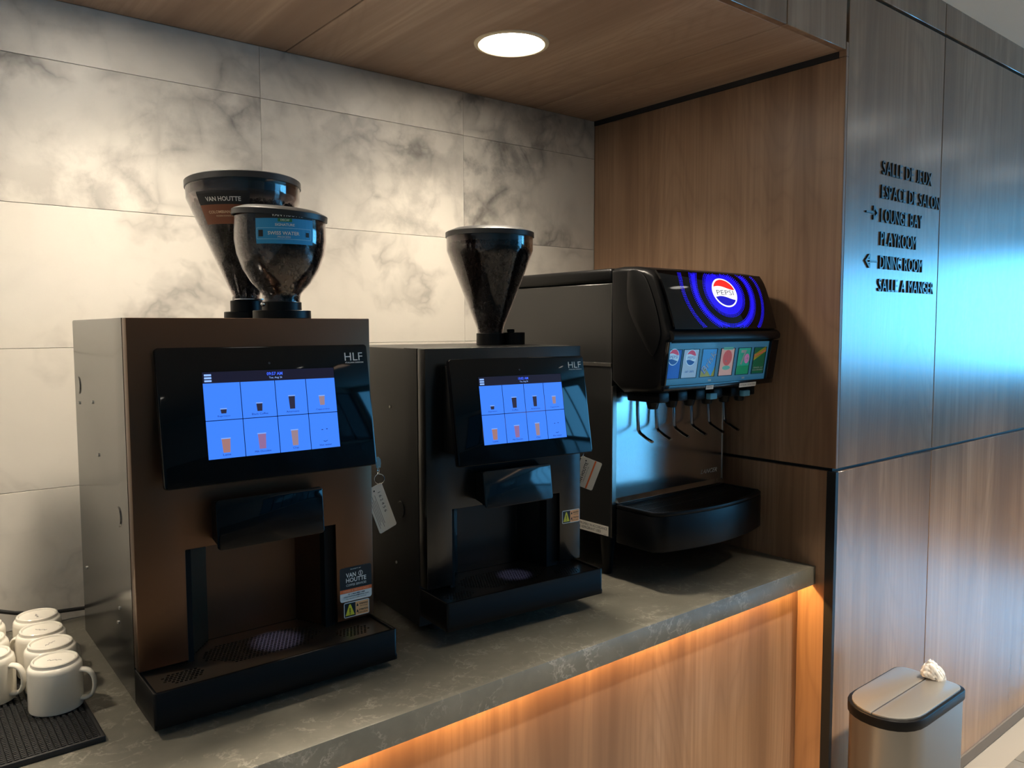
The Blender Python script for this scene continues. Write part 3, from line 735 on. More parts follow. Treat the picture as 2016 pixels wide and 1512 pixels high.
def hopper(par, u, v, z0, prof, lid, fill, label, flange, seed, tilt=None):
    """bean hopper: collar, clear vessel, beans, lid"""
    rnd = random.Random(seed)
    cz, cr, fr = flange                       # collar height, collar radius, flange radius
    if fr: hp = lathe('bean_hopper', [(0, z0), (fr - .001, z0), (fr, z0 + .001), (fr, z0 + .014), (fr - .001, z0 + .015), (cr, z0 + .015), (cr, z0 + cz - .001), (cr - .001, z0 + cz), (0, z0 + cz)], M_PLASTIC, par, 48, u, v)
    else: hp = lathe('bean_hopper', disc_prof(cr, z0, z0 + cz), M_PLASTIC, par, 48, u, v)
    outer = [(r, z) for r, z in prof]; inner = [(max(r - .002, .001), z) for r, z in prof][::-1]
    lathe('clear_vessel', outer + inner, M_HOPPER, hp, 64, u, v, close=True)
    lr, lz0, lz1, dome = lid
    lathe('lid', [(lr - .003, lz0), (lr, lz0 + .0005), (lr, lz1 - .002), (lr - .003, lz1), (lr * .8, lz1 + dome * .55), (lr * .4, lz1 + dome * .9), (0, lz1 + dome), ] , M_LID, hp, 64, u, v)
    if tilt:
        T_ = Matrix.Translation((u, v, lz0)) @ Euler(tilt).to_matrix().to_4x4() @ Matrix.Translation((-u, -v, -lz0)); hp.children[-1].data.transform(T_)
    lathe('lid_plug', [(0, lz0 - .012), (lr - .012, lz0 - .012), (lr - .010, lz0 + .002), (0, lz0 + .002)], M_LID, hp, 48, u, v)
    # beans: a dark core with beans set into its surface
    def rad(z):
        for (r0, a), (r1, b) in zip(prof, prof[1:]):
            if a <= z <= b: return r0 + (r1 - r0) * (z - a) / max(b - a, 1e-6)
        return prof[-1][0]
    zs = [prof[0][1] + (fill - prof[0][1]) * i / 24 for i in range(25)]
    core = [(0, zs[0])] + [(max(rad(z) - .008, .004), z) for z in zs] + [(rad(fill) * .5, fill + .006), (0, fill + .008)]
    lathe('bean_core', core, M_CORE, hp, 40, u, v)
    proto = bmesh.new(); bmesh.ops.create_icosphere(proto, subdivisions=1, radius=1)
    pv = [x.co.copy() for x in proto.verts]; pf = [tuple(q.index for q in f.verts) for f in proto.faces]; proto.free()
    vs, fs = [], []
    def bean(c, sc=1.0):
        R = Euler((rnd.random() * 6, rnd.random() * 6, rnd.random() * 6)).to_matrix(); b = len(vs)
        for q in pv: vs.append(c + R @ Vector((q.x * .0056 * sc, q.y * .0040 * sc, q.z * .0031 * sc)))
        fs.extend(tuple(i + b for i in f) for f in pf)
    for i in range(len(zs) - 1):
        z = zs[i]; dz = zs[i + 1] - z; r = rad(z) - .0065; n = max(6, int(2 * PI * r * dz / (.0078 ** 2) * 1.15))
        for _ in range(n):
            a = rnd.random() * 2 * PI; zz = z + rnd.random() * dz; rr = rad(zz) - .0066 + rnd.uniform(-.002, .0005)
            bean(Vector((u + rr * math.cos(a), v + rr * math.sin(a), zz)))
    for _ in range(int(PI * rad(fill) ** 2 / (.0085 ** 2) * 1.2)):
        a = rnd.random() * 2 * PI; rr = math.sqrt(rnd.random()) * (rad(fill) - .007)
        bean(Vector((u + rr * math.cos(a), v + rr * math.sin(a), fill + .008 * (1 - rr / rad(fill)) + .003 + rnd.uniform(-.003, .004))))
    me = raw(vs, fs); o = link('coffee_beans', me, M_BEAN, hp, True); o['kind'] = 'stuff'
    def wrap(uu, vv, d=.0004):
        r = rad(vv) + d; th = uu / .1
        return Vector((u + r * math.sin(th), v - r * math.cos(th), vv))
    if label: label(hp, wrap)
    return hp

# --- brown machine
def stick1(t, F):
    st = decal('service_sticker', poly2(rrect2(.3597, .1157, .4274, .1822, .005, 4)), F, M_WHITE, t, .0004)
    decal('black_field', poly2([(.3597, .1395), (.4274, .1395)] + rrect2(.3597, .1157, .4274, .1822, .005, 4)[5:15]), F, M_BLACKINK, st, .0006)
    decal('orange_band', rect2(.3597, .1325, .4274, .1395), F, M_ORANGE, st, .0008)
    decal('sticker_text', join2(text2('PROPERTY OF', .382, .1768, .404, .1788), text2('VAN', .3725, .1625, .3935, .1712, True), text2('HOUTTE', .3725, .1525, .4155, .1612, True), text2('COFFEE SERVICES', .3725, .1452, .4155, .1495)), F, M_WHITE, st, .001)
    import math as _m
    ring = [(.4035 + .0046 * _m.cos(a), .1672 + .0052 * _m.sin(a)) for a in [2 * PI * k / 20 for k in range(21)]] + [(.4035 + .0036 * _m.cos(a), .1672 + .0042 * _m.sin(a)) for a in [-2 * PI * k / 20 for k in range(21)]]
    decal('roaster_emblem', join2(poly2(ring), ell2(.4035, .1690, .0012, .0012, 10), poly2([(.4027, .1635), (.4043, .1635), (.4041, .1680), (.4029, .1680)])), F, M_WHITE, st, .001)
    decal('sticker_text', text2('ORDERS & SERVICE CALLS', .366, .1344, .420, .1376), F, mat('pale_orange_print', srgb(250, 190, 150), .5), st, .001)
    decal('sticker_text', join2(text2('Tf. 1-866-448-1488', .376, .1278, .412, .1305, True), text2('chas.technical@kdrp.com', .367, .1236, .421, .1264, True), text2('Van Houtte Coffee Services', .372, .1198, .415, .1218)), F, M_BLACKINK, st, .0008)
    warn_sticker(t, F, .3672, .0838, .4214, .1135)
def key_common(k, wside, base, Ut, Vt, card, draw, keypos, ringpos, rr):
    """key, ring and hanging card; card rectangle (w,h) hangs from ringpos"""
    box('lock_barrel', wside + .0003, wside + .006, keypos[1] - .007, keypos[1] + .007, keypos[2] - .007, keypos[2] + .007, M_CHROME, k, .002, 2)
    FK = Frame((keypos[0], keypos[1], keypos[2]), (1, 0, 0), (0, 0, 1))
    bm = prism_bm([(wside + .004 - keypos[0], -.002), (0, -.002), (.004, -.0035), (.005, -.011), (.009, -.013), (.014, -.011), (.0155, -.003), (.0145, .006), (.010, .011), (.0065, .010), (.006, .004), (0, .002), (wside + .004 - keypos[0], .002)], FK, -.001, .001)
    o = link('key', bm_mesh(bm), M_KEY, k)
    FR = Frame(ringpos, (.95, -.3, 0), (0, 0, 1))
    tube('key_ring', [FR(rr * math.cos(2 * PI * i / 28), rr * math.sin(2 * PI * i / 28)) for i in range(28)], .0008, M_CHROME, k, 6, 1, True)
    FL = Frame((keypos[0] + .0085, keypos[1] - .002, keypos[2] - .016), (.2, 1, 0), (0, 0, 1))
    tube('link_ring', [FL(.0055 * math.cos(2 * PI * i / 18), .0078 * math.sin(2 * PI * i / 18)) for i in range(18)], .0009, M_CHROME, k, 6, 1, True)
    FC = Frame(base, Ut, Vt)
    c = rounded_slab('tag_card', FC, 0, 0, card[0], card[1], .004, -.0004, .0004, M_PAPER, k, 0)
    draw(c, FC)
def key1(k, F):
    # card corner data from the photo: hangs tilted, top-left near the ring
    a = math.radians(20.7); U = Vector((math.cos(a), 0, math.sin(a))); V = Vector((-math.sin(a), 0, math.cos(a)))
    def draw(c, FC):
        sh = [rect2(.008, .012 + .004 * i, .0085, .02) for i in range(0)]
        tx = [rot2(text2('1 6 2 4 5 6', 0, 0, .045, .0062), -PI / 2, 0, 0)]
        sh = [([(u + .026, v + .082) for u, v in tx[0][0]], tx[0][1])]
        decal('tag_text', join2(*sh), FC, M_BLACKINK, c, .0007)
        lines = [rect2(.0045 + i * .0032, .010 + .006 * (i % 3), .0055 + i * .0032, .080 - .010 * (i % 2)) for i in range(5)]
        decal('tag_lines', join2(*lines), FC, M_GREYINK, c, .0007)
        decal('tag_hole', ell2(.020, .0885, .0018, .0018, 12), FC, M_BLACKINK, c, .0007)
    key_common(k, .4318, (.4703, .04, .2235), U, V, (.0417, .0980), draw, (.4600, .042, .3710), (.4695, .038, .3375), .0100)
P1 = dict(x=-1.6290, y=-.5886, yaw=-.00924, w=.4318, zt=.6591, zf=.0793, ztt=.0757, ztb=.0163, t=.0266, db=.4423, tf=.0890,
          a0=.0792, a1=.3538, az=.2697, i0=.0905, i1=.3341, k0=.1405, k1=.3085,
          side=M_SIDE, front=M_BRONZE, cover=M_GLASSBLK, plate=M_PLATE1, pitch=.0072, hole=.0047, second=False,
          panel=(.036, .414, .385, .6105, .055, .020), screen=(.107, .342, .426, .5505, .569), logo=(.3665, .4030, .5760, .5955), cup_w=2.4, clock='09:57 AM', date='Tue, Aug 26',
          spout=(.120, .312, .270, .354, .042, .035), caps=[(.4023, .5297), (.0993, .3207)], capmat=M_SIDE,
          screws=[(.40, .495), (.275, .505), (.24, .41), (.12, .155), (.135, .125), (.40, .16)],
          label='brown-fronted coffee machine with touch screen and two bean hoppers beside the mugs',
          keylabel='white card hanging on a key ring from the brown coffee machine', key=key1, stick=stick1)
m1 = machine(P1)
def rim_text(hp, wrap, items):
    for n, sh, m, d in items: decal(n, sh, lambda a, b, dd=0: wrap(a, b, d), m, hp)
def lab1(hp, wrap):
    # wrap u is an angle (radians * .1); label turned to the left of the machine's front
    c = -math.radians(43) * .1; hw = .0500
    Z = .8945
    def sub(u0, v0, u1, v1): return rect2(c + u0 * hw, Z + v0 - .058, c + u1 * hw, Z + v1 - .058, 14, 6)
    rim_text(hp, wrap, [('label_top', sub(-1, .034, 1, .058), M_BLACKINK, .0008), ('label_field', sub(-1, 0, 1, .034), M_BROWNLBL, .0008),
        ('label_text', text2('VAN HOUTTE', c - .62 * hw, Z - .0185, c + .70 * hw, Z - .0105, True), M_WHITE, .0012),
        ('label_text', join2(text2('COLOMBIAN MEDIUM', c - .66 * hw, Z - .0395, c + .92 * hw, Z - .0345, True), text2('MODERN ROMANCE', c - .35 * hw, Z - .0455, c + .35 * hw, Z - .0425)), mat('tan_print', srgb(222, 186, 150), .5), .0012)])
def lab2(hp, wrap):
    c = -math.radians(16) * .1; hw = .0630; Z0, Z1 = .7895, .8335
    def R(u0, v0, u1, v1, n=14): return rect2(c + u0 * hw, Z0 + v0, c + u1 * hw, Z0 + v1, n, 5)
    def T(s, u0, v0, u1, v1, b=True): return text2(s, c + u0 * hw, Z0 + v0, c + u1 * hw, Z0 + v1, b)
    H = Z1 - Z0
    fr = join2(R(-.96, .0075, .90, .0083), R(-.96, .0265, .90, .0273), R(-.96, .0075, -.945, .0273, 1), R(.885, .0075, .90, .0273, 1))
    rim_text(hp, wrap, [('label_top', R(-1, H, 1, H + .0100), M_BLACKINK, .0008), ('label_field', R(-1, 0, 1, H), M_BLUELBL, .0008),
        ('label_text', T('VAN HOUTTE', -.45, H + .0030, .60, H + .0095), M_WHITE, .0012), ('label_frame', fr, mat('pale_blue_print', srgb(150, 205, 232), .5), .0012),
        ('green_tab', R(-.25, H - .0060, .22, H - .0002, 6), M_GREENLBL, .0011), ('label_text', T('DECAF', -.16, H - .0048, .13, H - .0012), M_WHITE, .0014),
        ('label_text', join2(T('SIGNATURE', -.34, H - .0135, .30, H - .0090), T('SWISS WATER', -.58, .0150, .46, .0212), T('PROCESS', -.26, .0098, .16, .0130, False)), M_WHITE, .0013),
        ('label_emblem', join2(R(-.90, .0120, -.74, .0235, 4)), M_BLACKINK, .0012), ('label_emblem', join2(R(.70, .0130, .82, .0210, 4)), M_BLACKINK, .0012)])
z1 = P1['zt']
prof1 = [(.0255, z1 + .0372), (.026, z1 + .045), (.030, z1 + .056), (.099, z1 + .214), (.1065, z1 + .232), (.1075, z1 + .262)]
h1 = hopper(m1, .268, .200, z1, prof1, (.1092, z1 + .254, z1 + .268, .006), z1 + .218, lab1, (.037, .031, .043), 1, (math.radians(-3.5), 0, 0))
prof2 = [(.0335, z1 + .0312), (.034, z1 + .041), (.036, z1 + .047), (.0535, z1 + .066), (.0685, z1 + .090), (.0785, z1 + .118), (.0825, z1 + .142), (.0822, z1 + .184)]
h2 = hopper(m1, .283, .060, z1, prof2, (.0856, z1 + .183, z1 + .195, .010), z1 + .172, lab2, (.031, .0355, .0525), 2, (math.radians(3.2), math.radians(2.6), 0))
# slide gate, lever and screw between the two collars
box('gate_lever', .2445, .2600, .195, .215, z1 + .034, z1 + .046, M_PLASTIC, h1, .002, 2)
lathe('slide_gate', disc_prof(.033, z1 + .0372, z1 + .0395, .0006), M_CHROME, h1, 32, .268, .170)
bs = bmesh.new(); bmesh.ops.create_uvsphere(bs, u_segments=14, v_segments=8, radius=.0045); bmesh.ops.translate(bs, verts=bs.verts[:], vec=(.2415, .046, z1 + .026))
o = link('chrome_screw', bm_mesh(bs), M_CHROME, h2, True)

# --- black machine
def stick2(t, F): warn_sticker(t, F, .3497, .1920, .4008, .2222)
def key2(k, F):
    U = Vector((.716, -.604, -.350)); V = Vector((.2676, -.226, .937))
    def draw(c, FC):
        vt = rot2(text2('VAN HOUTTE', 0, 0, .054, .0078, True), PI / 2, 0, 0)
        sm = rot2(text2('COFFEE SERVICES DE CAFE', 0, 0, .040, .0020), PI / 2, 0, 0)
        decal('tag_text', join2(([(u + .0205, v + .006) for u, v in vt[0]], vt[1]), ([(u + .0250, v + .012) for u, v in sm[0]], sm[1])), FC, M_BLACKINK, c, .0007)
        decal('orange_band', rect2(.0335, .0005, .0375, .0712), FC, M_ORANGE, c, .0007)
        decal('tag_hole', ell2(.0130, .0640, .0018, .0018, 12), FC, M_BLACKINK, c, .0007)
    key_common(k, .4030, (.4404, .0775, .264), U, V, (.0520, .0717), draw, (.4330, .060, .352), (.4530, .060, .3370), .0085)
P2 = dict(x=-1.0824, y=-.6095, yaw=-.0767, w=.4030, zt=.5992, zf=.1050, ztt=.0997, ztb=.0414, t=.0326, db=.42, tf=.0795,
          a0=.0600, a1=.3430, az=.2650, i0=.0703, i1=.3128, k0=.1250, k1=.2850,
          side=M_BODY2, front=M_BLACKDOOR, cover=mat('blackened_glass', srgb(20, 24, 28), .09, .2, .6), plate=M_PLATE2, pitch=.0066, hole=.0042, second=True,
          panel=(.029, .372, .367, .5785, .080, .045), screen=(.093, .304, .405, .523, .541), logo=(.3277, .3633, .5478, .5655), cup_w=2.4, clock='10:02 AM', date='Tue, Aug 26',
          spout=(.1135, .289, .267, .344, .046, .034), caps=[(.1158, .2514)], capmat=M_BODY2, screws=[(.16, .47), (.14, .13)],
          label='black coffee machine with touch screen and one bean hopper, mid counter',
          keylabel='white and orange card hanging on a key ring from the black coffee machine', key=key2, stick=stick2)
m2 = machine(P2)
z2 = P2['zt']
prof3 = [(.0315, z2 + .0287), (.0325, z2 + .040), (.100, z2 + .214), (.1045, z2 + .226), (.1050, z2 + .262)]
h3 = hopper(m2, .300, .220, z2, prof3, (.1072, z2 + .258, z2 + .2715, .013), z2 + .236, None, (.0285, .034, 0), 3)
lathe('spare_collar', disc_prof(.0305, z2, z2 + .030), M_PLASTIC, m2, 40, .3625, .2150)
lathe('collar_knob', disc_prof(.0095, z2 + .030, z2 + .038), M_PLASTIC, m2, 20, .3470, .2010)

# ------------------------------------------------------------------ soda fountain
X0, X1 = -.506, -.050
YF = -.575
SF = thing('soda_fountain', 'black and steel soda fountain with a lit blue sign, beside the wood wall', 'drink dispenser', (0, 0, 0))
zb0 = .966
# cabinet body behind the head
bm = voxel_bm([X0 + .012, X1], [YF + .012, -.035], [zb0, 1.640], set()); link('cabinet_body', bm_mesh(bm), M_BODY2, SF)
box('side_panel', X0, X0 + .0118, YF + .004, -.036, 1.4085, 1.6075, M_FSIDE, SF, .001, 1)
box('side_panel', X0, X0 + .0118, YF + .004, -.036, zb0, 1.4000, M_FSIDE, SF, .001, 1)
box('side_rail', X0 - .0012, X0 + .0116, YF + .005, -.036, 1.4005, 1.4080, M_ALU, SF)
o = box('top_cover', X0 - .001, X1, YF + .004, -.034, 1.6095, 1.6455, M_PLASTIC, SF, .010, 3)
box('corner_strip', X0 - .0006, X0 + .0130, YF - .001, YF + .0035, zb0, 1.352, M_ALU, SF)
lab = box('care_label', X0 - .0009, X0 - .0002, YF + .0115, -.36, .9675, .9925, M_PAPER, SF)
FLs = Frame((X0 - .0009, -.4600, .966), (0, -1, 0), (0, 0, 1))
decal('label_text', join2(text2('PROPERLY IN ACCORDANCE', .001, .0160, .099, .0228), text2('E REFRIGERANT USED', .0, .0062, .077, .0130), text2('06-0377', .087, .0030, .098, .0052)), FLs, M_BLACKINK, lab, .0003)
for fx in (X0 + .034, X1 - .03):
    for fy in (-.528, -.09):
        lathe('leg', [(0, ZC), (.0115, ZC), (.012, ZC + .002), (.021, zb0 - .004), (.023, zb0), (0, zb0)], M_PLASTIC, SF, 24, fx, fy)
# steel splash panel with a folded lower lip
bm = prism_bm([(YF - .0005, 1.335), (YF - .0005, 1.066), (YF - .010, 1.055), (YF - .010, 1.0535), (YF + .003, 1.0535), (YF + .003, 1.335)], lambda u, v, d: Vector((d, u, v)), X0 + .014, X1 - .004)
spl = link('splash_panel', bm_mesh(bm), M_STEEL, SF)
Fsp = Frame((0, YF - .0005, 0), (1, 0, 0), (0, 0, 1))
decal('maker_name', text2('LANCER', -.1500, 1.0865, -.0780, 1.0985, False, .006), Fsp, mat('engraved_grey', srgb(205, 200, 192), .5, .0), spl, .0004)
box('splash_edge', X1 - .0038, X1, YF - .002, YF + .004, 1.0535, 1.335, M_ALU, SF)
# drip tray with bowed front
def bow(x, a, b): q = (x - (X0 + X1) / 2) / ((X1 - X0) / 2); return a - b * (1 - q * q)
nx = 24
def bowed(x0, x1, yb, yf, b, z0, z1, r=.014):
    pts = [(x0, yb)]
    fr_ = []
    for i in range(nx + 1):
        x = x0 + (x1 - x0) * i / nx; e = min(x - x0, x1 - x); q = (x - (x0 + x1) / 2) / ((x1 - x0) / 2)
        y = yf - b * (1 - q * q)
        if e < r: y += r - math.sqrt(max(r * r - (r - e) ** 2, 0))
        fr_.append((x, y))
    return pts + fr_ + [(x1, yb)]
tx0, tx1 = X0 + .004, X1 - .010
pts = bowed(tx0, tx1, YF - .0105, -.7160, .038, 0, 0)
up = lambda u, v, d: Vector((u, v, d))
bm = prism_bm(pts, up, .9545, 1.0440); bmesh.ops.recalc_face_normals(bm, faces=bm.faces[:]); bevel(bm, .004, 2, 60)
dt = link('drip_tray', bm_mesh(bm), M_PLASTIC, SF); shade_auto(dt, 40)
# rim: ring around the grille
inn = bowed(tx0 + .010, tx1 - .010, YF - .0190, -.7060, .037, 0, 0, .010)
bm = bmesh.new(); n = len(pts)
oa = [bm.verts.new((x, y, 1.0437)) for x, y in pts]; ob = [bm.verts.new((x, y, 1.0525)) for x, y in pts]; ia = [bm.verts.new((x, y, 1.0437)) for x, y in inn]; ib = [bm.verts.new((x, y, 1.0525)) for x, y in inn]
for i in range(n):
    j = (i + 1) % n
    bm.faces.new((oa[i], oa[j], ob[j], ob[i])); bm.faces.new((ob[i], ob[j], ib[j], ib[i])); bm.faces.new((ib[i], ib[j], ia[j], ia[i])); bm.faces.new((ia[i], ia[j], oa[j], oa[i]))
bmesh.ops.recalc_face_normals(bm, faces=bm.faces[:]); bevel(bm, .0018, 2, 60); rimo = link('tray_rim', bm_mesh(bm), M_PLASTIC, dt); shade_auto(rimo, 40)
# grille of slats across the tray
bm = bmesh.new()
def addbox(bm, x0, x1, y0, y1, z0, z1):
    v = [bm.verts.new((x, y, z)) for x in (x0, x1) for y in (y0, y1) for z in (z0, z1)]
    for f in ((0, 1, 3, 2), (4, 6, 7, 5), (0, 4, 5, 1), (2, 3, 7, 6), (0, 2, 6, 4), (1, 5, 7, 3)): bm.faces.new([v[k] for k in f])
ns = 62
for i in range(ns):
    x = tx0 + .013 + (tx1 - tx0 - .026) * i / (ns - 1); q = (x - (tx0 + tx1) / 2) / ((tx1 - tx0) / 2)
    yf = -.7060 - .037 * (1 - q * q) + .004
    addbox(bm, x - .0021, x + .0021, yf, YF - .021, 1.0465, 1.0495)
for yv in (-.625, -.668): addbox(bm, tx0 + .011, tx1 - .011, yv - .002, yv + .002, 1.0462, 1.0500)
o = link('tray_grille', bm_mesh(bm), M_PLASTIC, dt); o['kind'] = 'stuff'
box('drain_boss', -.2560, -.2080, -.660, -.620, .9405, .9540, M_PLASTIC, SF, .006, 3)

# dispensing head: side profile extruded across, bowed at the front
hx0, hx1 = X0, -.0600
def fbow(x, k=1.0): q = (x - (hx0 + hx1) / 2) / ((hx1 - hx0) / 2); return -.006 * k * (1 - q * q)
prof = [(-.566, 1.645), (-.600, 1.6475), (-.640, 1.6455), (-.680, 1.638), (-.7050, 1.6275), (-.7180, 1.608), (-.7330, 1.563), (-.7440, 1.520), (-.7500, 1.492), (-.7560, 1.484), (-.7580, 1.470),
        (-.7480, 1.464), (-.7320, 1.363), (-.7240, 1.349), (-.7050, 1.342), (-.600, 1.338), (-.568, 1.360)]
NXH = 28
xsH = []
for i in range(NXH + 1): xsH.append(hx0 + (hx1 - hx0) * i / NXH)
bm = bmesh.new(); rows = []
cy_, cz_ = -.640, 1.50
for i, x in enumerate(xsH):
    e = min(x - hx0, hx1 - x); r = .016
    k = 1.0
    if e < r: k = 1 - .06 * (1 - math.sqrt(max(0, 1 - (1 - e / r) ** 2)))
    row = []
    for y, z in prof:
        yy_ = y + (fbow(x) if y < -.69 else fbow(x) * max(0, (-.60 - y) / .09) if y < -.60 else 0)
        row.append(bm.verts.new((x, cy_ + (yy_ - cy_) * k, cz_ + (z - cz_) * k)))
    rows.append(row)
m_ = len(prof)
for a, b in zip(rows, rows[1:]):
    for j in range(m_): bm.faces.new((a[j], a[(j + 1) % m_], b[(j + 1) % m_], b[j]))
bm.faces.new(rows[0]); bm.faces.new(rows[-1][::-1])
bmesh.ops.recalc_face_normals(bm, faces=bm.faces[:])
bevel(bm, .004, 2, 50, lambda e: (abs(e.verts[0].co.x - hx0) < 1e-5 and abs(e.verts[1].co.x - hx0) < 1e-5) or (abs(e.verts[0].co.x - hx1) < 1e-5 and abs(e.verts[1].co.x - hx1) < 1e-5))
head = link('dispensing_head', bm_mesh(bm), M_PLASTIC, SF); shade_auto(head, 35)
# raised crescent moulding on the left cheek
FCk = Frame((hx0, 0, 0), (0, -1, 0), (0, 0, 1))
def cheek(pts, d0, d1, bv):
    b = prism_bm(pts, FCk, d0, d1); bmesh.ops.recalc_face_normals(b, faces=b.faces[:]); bevel(b, bv, 2, 50); return b
_cp = [(.6245, 1.6330), (.6226, 1.600), (.6235, 1.570), (.6293, 1.5423), (.648, 1.5055), (.6725, 1.4693), (.6965, 1.4367), (.710, 1.432), (.722, 1.452), (.7300, 1.480), (.7270, 1.505), (.7180, 1.538), (.7020, 1.580), (.6860, 1.6120), (.6700, 1.6280), (.6500, 1.6360), (.6345, 1.6370)]
cp = _cr(_cp + [_cp[0]], 3)[:-1]
o = link('cheek_moulding', bm_mesh(cheek(cp, -.004, .0035, .003)), M_PLASTIC, head); shade_auto(o, 40)

# curved sign surface: (s across 0..1, t up 0..1)
sx0, sx1 = -.490, -.075
_tp = [(-.7530, 1.4935), (-.7478, 1.520), (-.7368, 1.563), (-.7225, 1.608), (-.7085, 1.6305)]
tp = _cr(_tp)
tl_ = [0]
for a, b in zip(tp, tp[1:]): tl_.append(tl_[-1] + math.hypot(b[0] - a[0], b[1] - a[1]))
SWd, SH = sx1 - sx0, tl_[-1]
def surf(u, v, d=.0):
    """u metres across from the left edge, v metres up the curved face"""
    v = min(max(v, 0), tl_[-1]); x = sx0 + u - .016 * v / tl_[-1]
    for i in range(len(tp) - 1):
        if v <= tl_[i + 1] + 1e-9:
            q = (v - tl_[i]) / (tl_[i + 1] - tl_[i]); break
    y = tp[i][0] + (tp[i + 1][0] - tp[i][0]) * q; z = tp[i][1] + (tp[i + 1][1] - tp[i][1]) * q
    a_, b_ = tp[max(i - 1, 0)], tp[min(i + 2, len(tp) - 1)]
    dy, dz = b_[0] - a_[0], b_[1] - a_[1]; L_ = math.hypot(dy, dz)
    return Vector((x, y + fbow(x) - d * dz / L_, z + d * dy / L_))
vs, fs = rect2(0, 0, 1, 1, 30, 12)
me = bmesh.new()
def sheet(d): return [me.verts.new(surf(a * SWd, b * SH, d)) for a, b in vs]
A_, B_ = sheet(.0045), sheet(.0)
for f in fs: me.faces.new([A_[i] for i in f])
W_ = 31
edge = [i for i in range(W_)] + [j * W_ + 30 for j in range(1, 13)] + [12 * W_ + i for i in range(29, -1, -1)] + [j * W_ for j in range(11, 0, -1)]
for i in range(len(edge)):
    a, b = edge[i], edge[(i + 1) % len(edge)]; me.faces.new((A_[a], A_[b], B_[b], B_[a]))
sign = link('sign_panel', bm_mesh(me), M_GLASSBLK, SF, label='glossy black curved sign with glowing blue dots and round logo'); shade_auto(sign, 40)
SD = lambda u, v, d=0: surf(u, v, .0048 + d)
LU, LV = .219, SH * .63            # logo centre
# dots in rings around the logo
vs, fs = [], []
def dot(u, v, r):
    if not (.004 < u < SWd - .004 and .003 < v < SH - .003): return
    b = len(vs)
    for k in range(4): vs.append((u + r * math.cos(PI / 2 * k), v + r * math.sin(PI / 2 * k)))
    fs.append((b, b + 1, b + 2, b + 3))
rr = .0475
while rr < .215:
    band = rr < .081 or .099 < rr < .127 or .150 < rr < .164
    if band:
        edge_f = min(1, .45 + .9 * min([abs(rr - x) for x in (.085, .096, .130, .147, .167)]) / .012)
        nn = int(2 * PI * rr / .0056)
        for k in range(nn):
            a = 2 * PI * (k + .5 * (int(rr / .004) % 2)) / nn
            dot(LU + rr * math.cos(a), LV + rr * math.sin(a) * .78, .00135 * (edge_f + .15))
    rr += .0046
def ring2(r0, r1, n=96):
    a_, b_ = [], []
    v_ = []; f_ = []
    for k in range(n):
        c_, s_ = math.cos(2 * PI * k / n), math.sin(2 * PI * k / n)
        v_ += [(LU + r0 * c_, LV + r0 * s_ * .78), (LU + r1 * c_, LV + r1 * s_ * .78)]
    ok = lambda q: .006 < q[0] < SWd - .006 and .004 < q[1] < SH - .004
    for k in range(n):
        j = (k + 1) % n; q = (2 * k, 2 * k + 1, 2 * j + 1, 2 * j)
        if all(ok(v_[i]) for i in q): f_.append(q)
    return v_, f_
decal('sign_glow', join2(ring2(.044, .055), ring2(.055, .064), ring2(.064, .072), ring2(.106, .113), ring2(.113, .119)), SD, glow('sign_deep_blue', (26, 10, 235), .75), sign, .0002)
o = decal('sign_dots', (vs, fs), SD, G_DOT, sign, .0004); o['kind'] = 'stuff'
R0 = .0490
def logo(par, fr, cx, cy, R, mw, mr, mb, mi, d=.0006, ry=1.0, band=True, nm='logo'):
    n = 40
    pv_ = [(cx, cy)] + [(cx + R * j / 5 * math.cos(2 * PI * k / 40), cy + R * ry * j / 5 * math.sin(2 * PI * k / 40)) for j in range(1, 6) for k in range(40)]
    pf_ = [(0, 1 + k, 1 + (k + 1) % 40) for k in range(40)] + [(1 + j * 40 + k, 41 + j * 40 + k, 41 + j * 40 + (k + 1) % 40, 1 + j * 40 + (k + 1) % 40) for j in range(4) for k in range(40)]
    lg = decal(nm, (pv_, pf_), fr, mw, par, d)
    Ri = R * .90
    def wave(x, top): return (R * ry) * ((.33 if top else -.36) + .12 * math.sin(x / R * 2.6 + (2.6 if top else 2.6)))
    for top, mm in ((True, mr), (False, mb)):
        pts = []
        s = 1 if top else -1
        # start where the wave meets the inner circle
        xs_ = [Ri * math.sin(-PI / 2 + PI * k / n) for k in range(n + 1)]
        up_, lo_ = [], []
        for x in xs_:
            c = math.sqrt(max(Ri * Ri - x * x, 0)) * ry; wv = wave(x, top)
            if s * (s * c - wv) > 0: up_.append((cx + x, cy + s * c)); lo_.append((cx + x, cy + wv))
        gv, gf = [], []
        for j in range(6):
            for (ux, uy), (lx_, ly) in zip(up_, lo_): gv.append((ux, ly + (uy - ly) * j / 5))
        w_ = len(up_)
        for j in range(5):
            for k in range(w_ - 1): gf.append((j * w_ + k, j * w_ + k + 1, (j + 1) * w_ + k + 1, (j + 1) * w_ + k))
        decal('logo_field', (gv, gf), fr, mm, lg, d + .0004)
    decal('logo_text', text2('PEPSI', cx - R * .70, cy - R * ry * .17, cx + R * .70, cy + R * ry * .17), fr, mi, lg, d + .0012)
    return lg
logo(sign, SD, LU, LV, R0, G_LWHITE, G_LRED, G_LBLUE, G_LINK, .0006, .76)
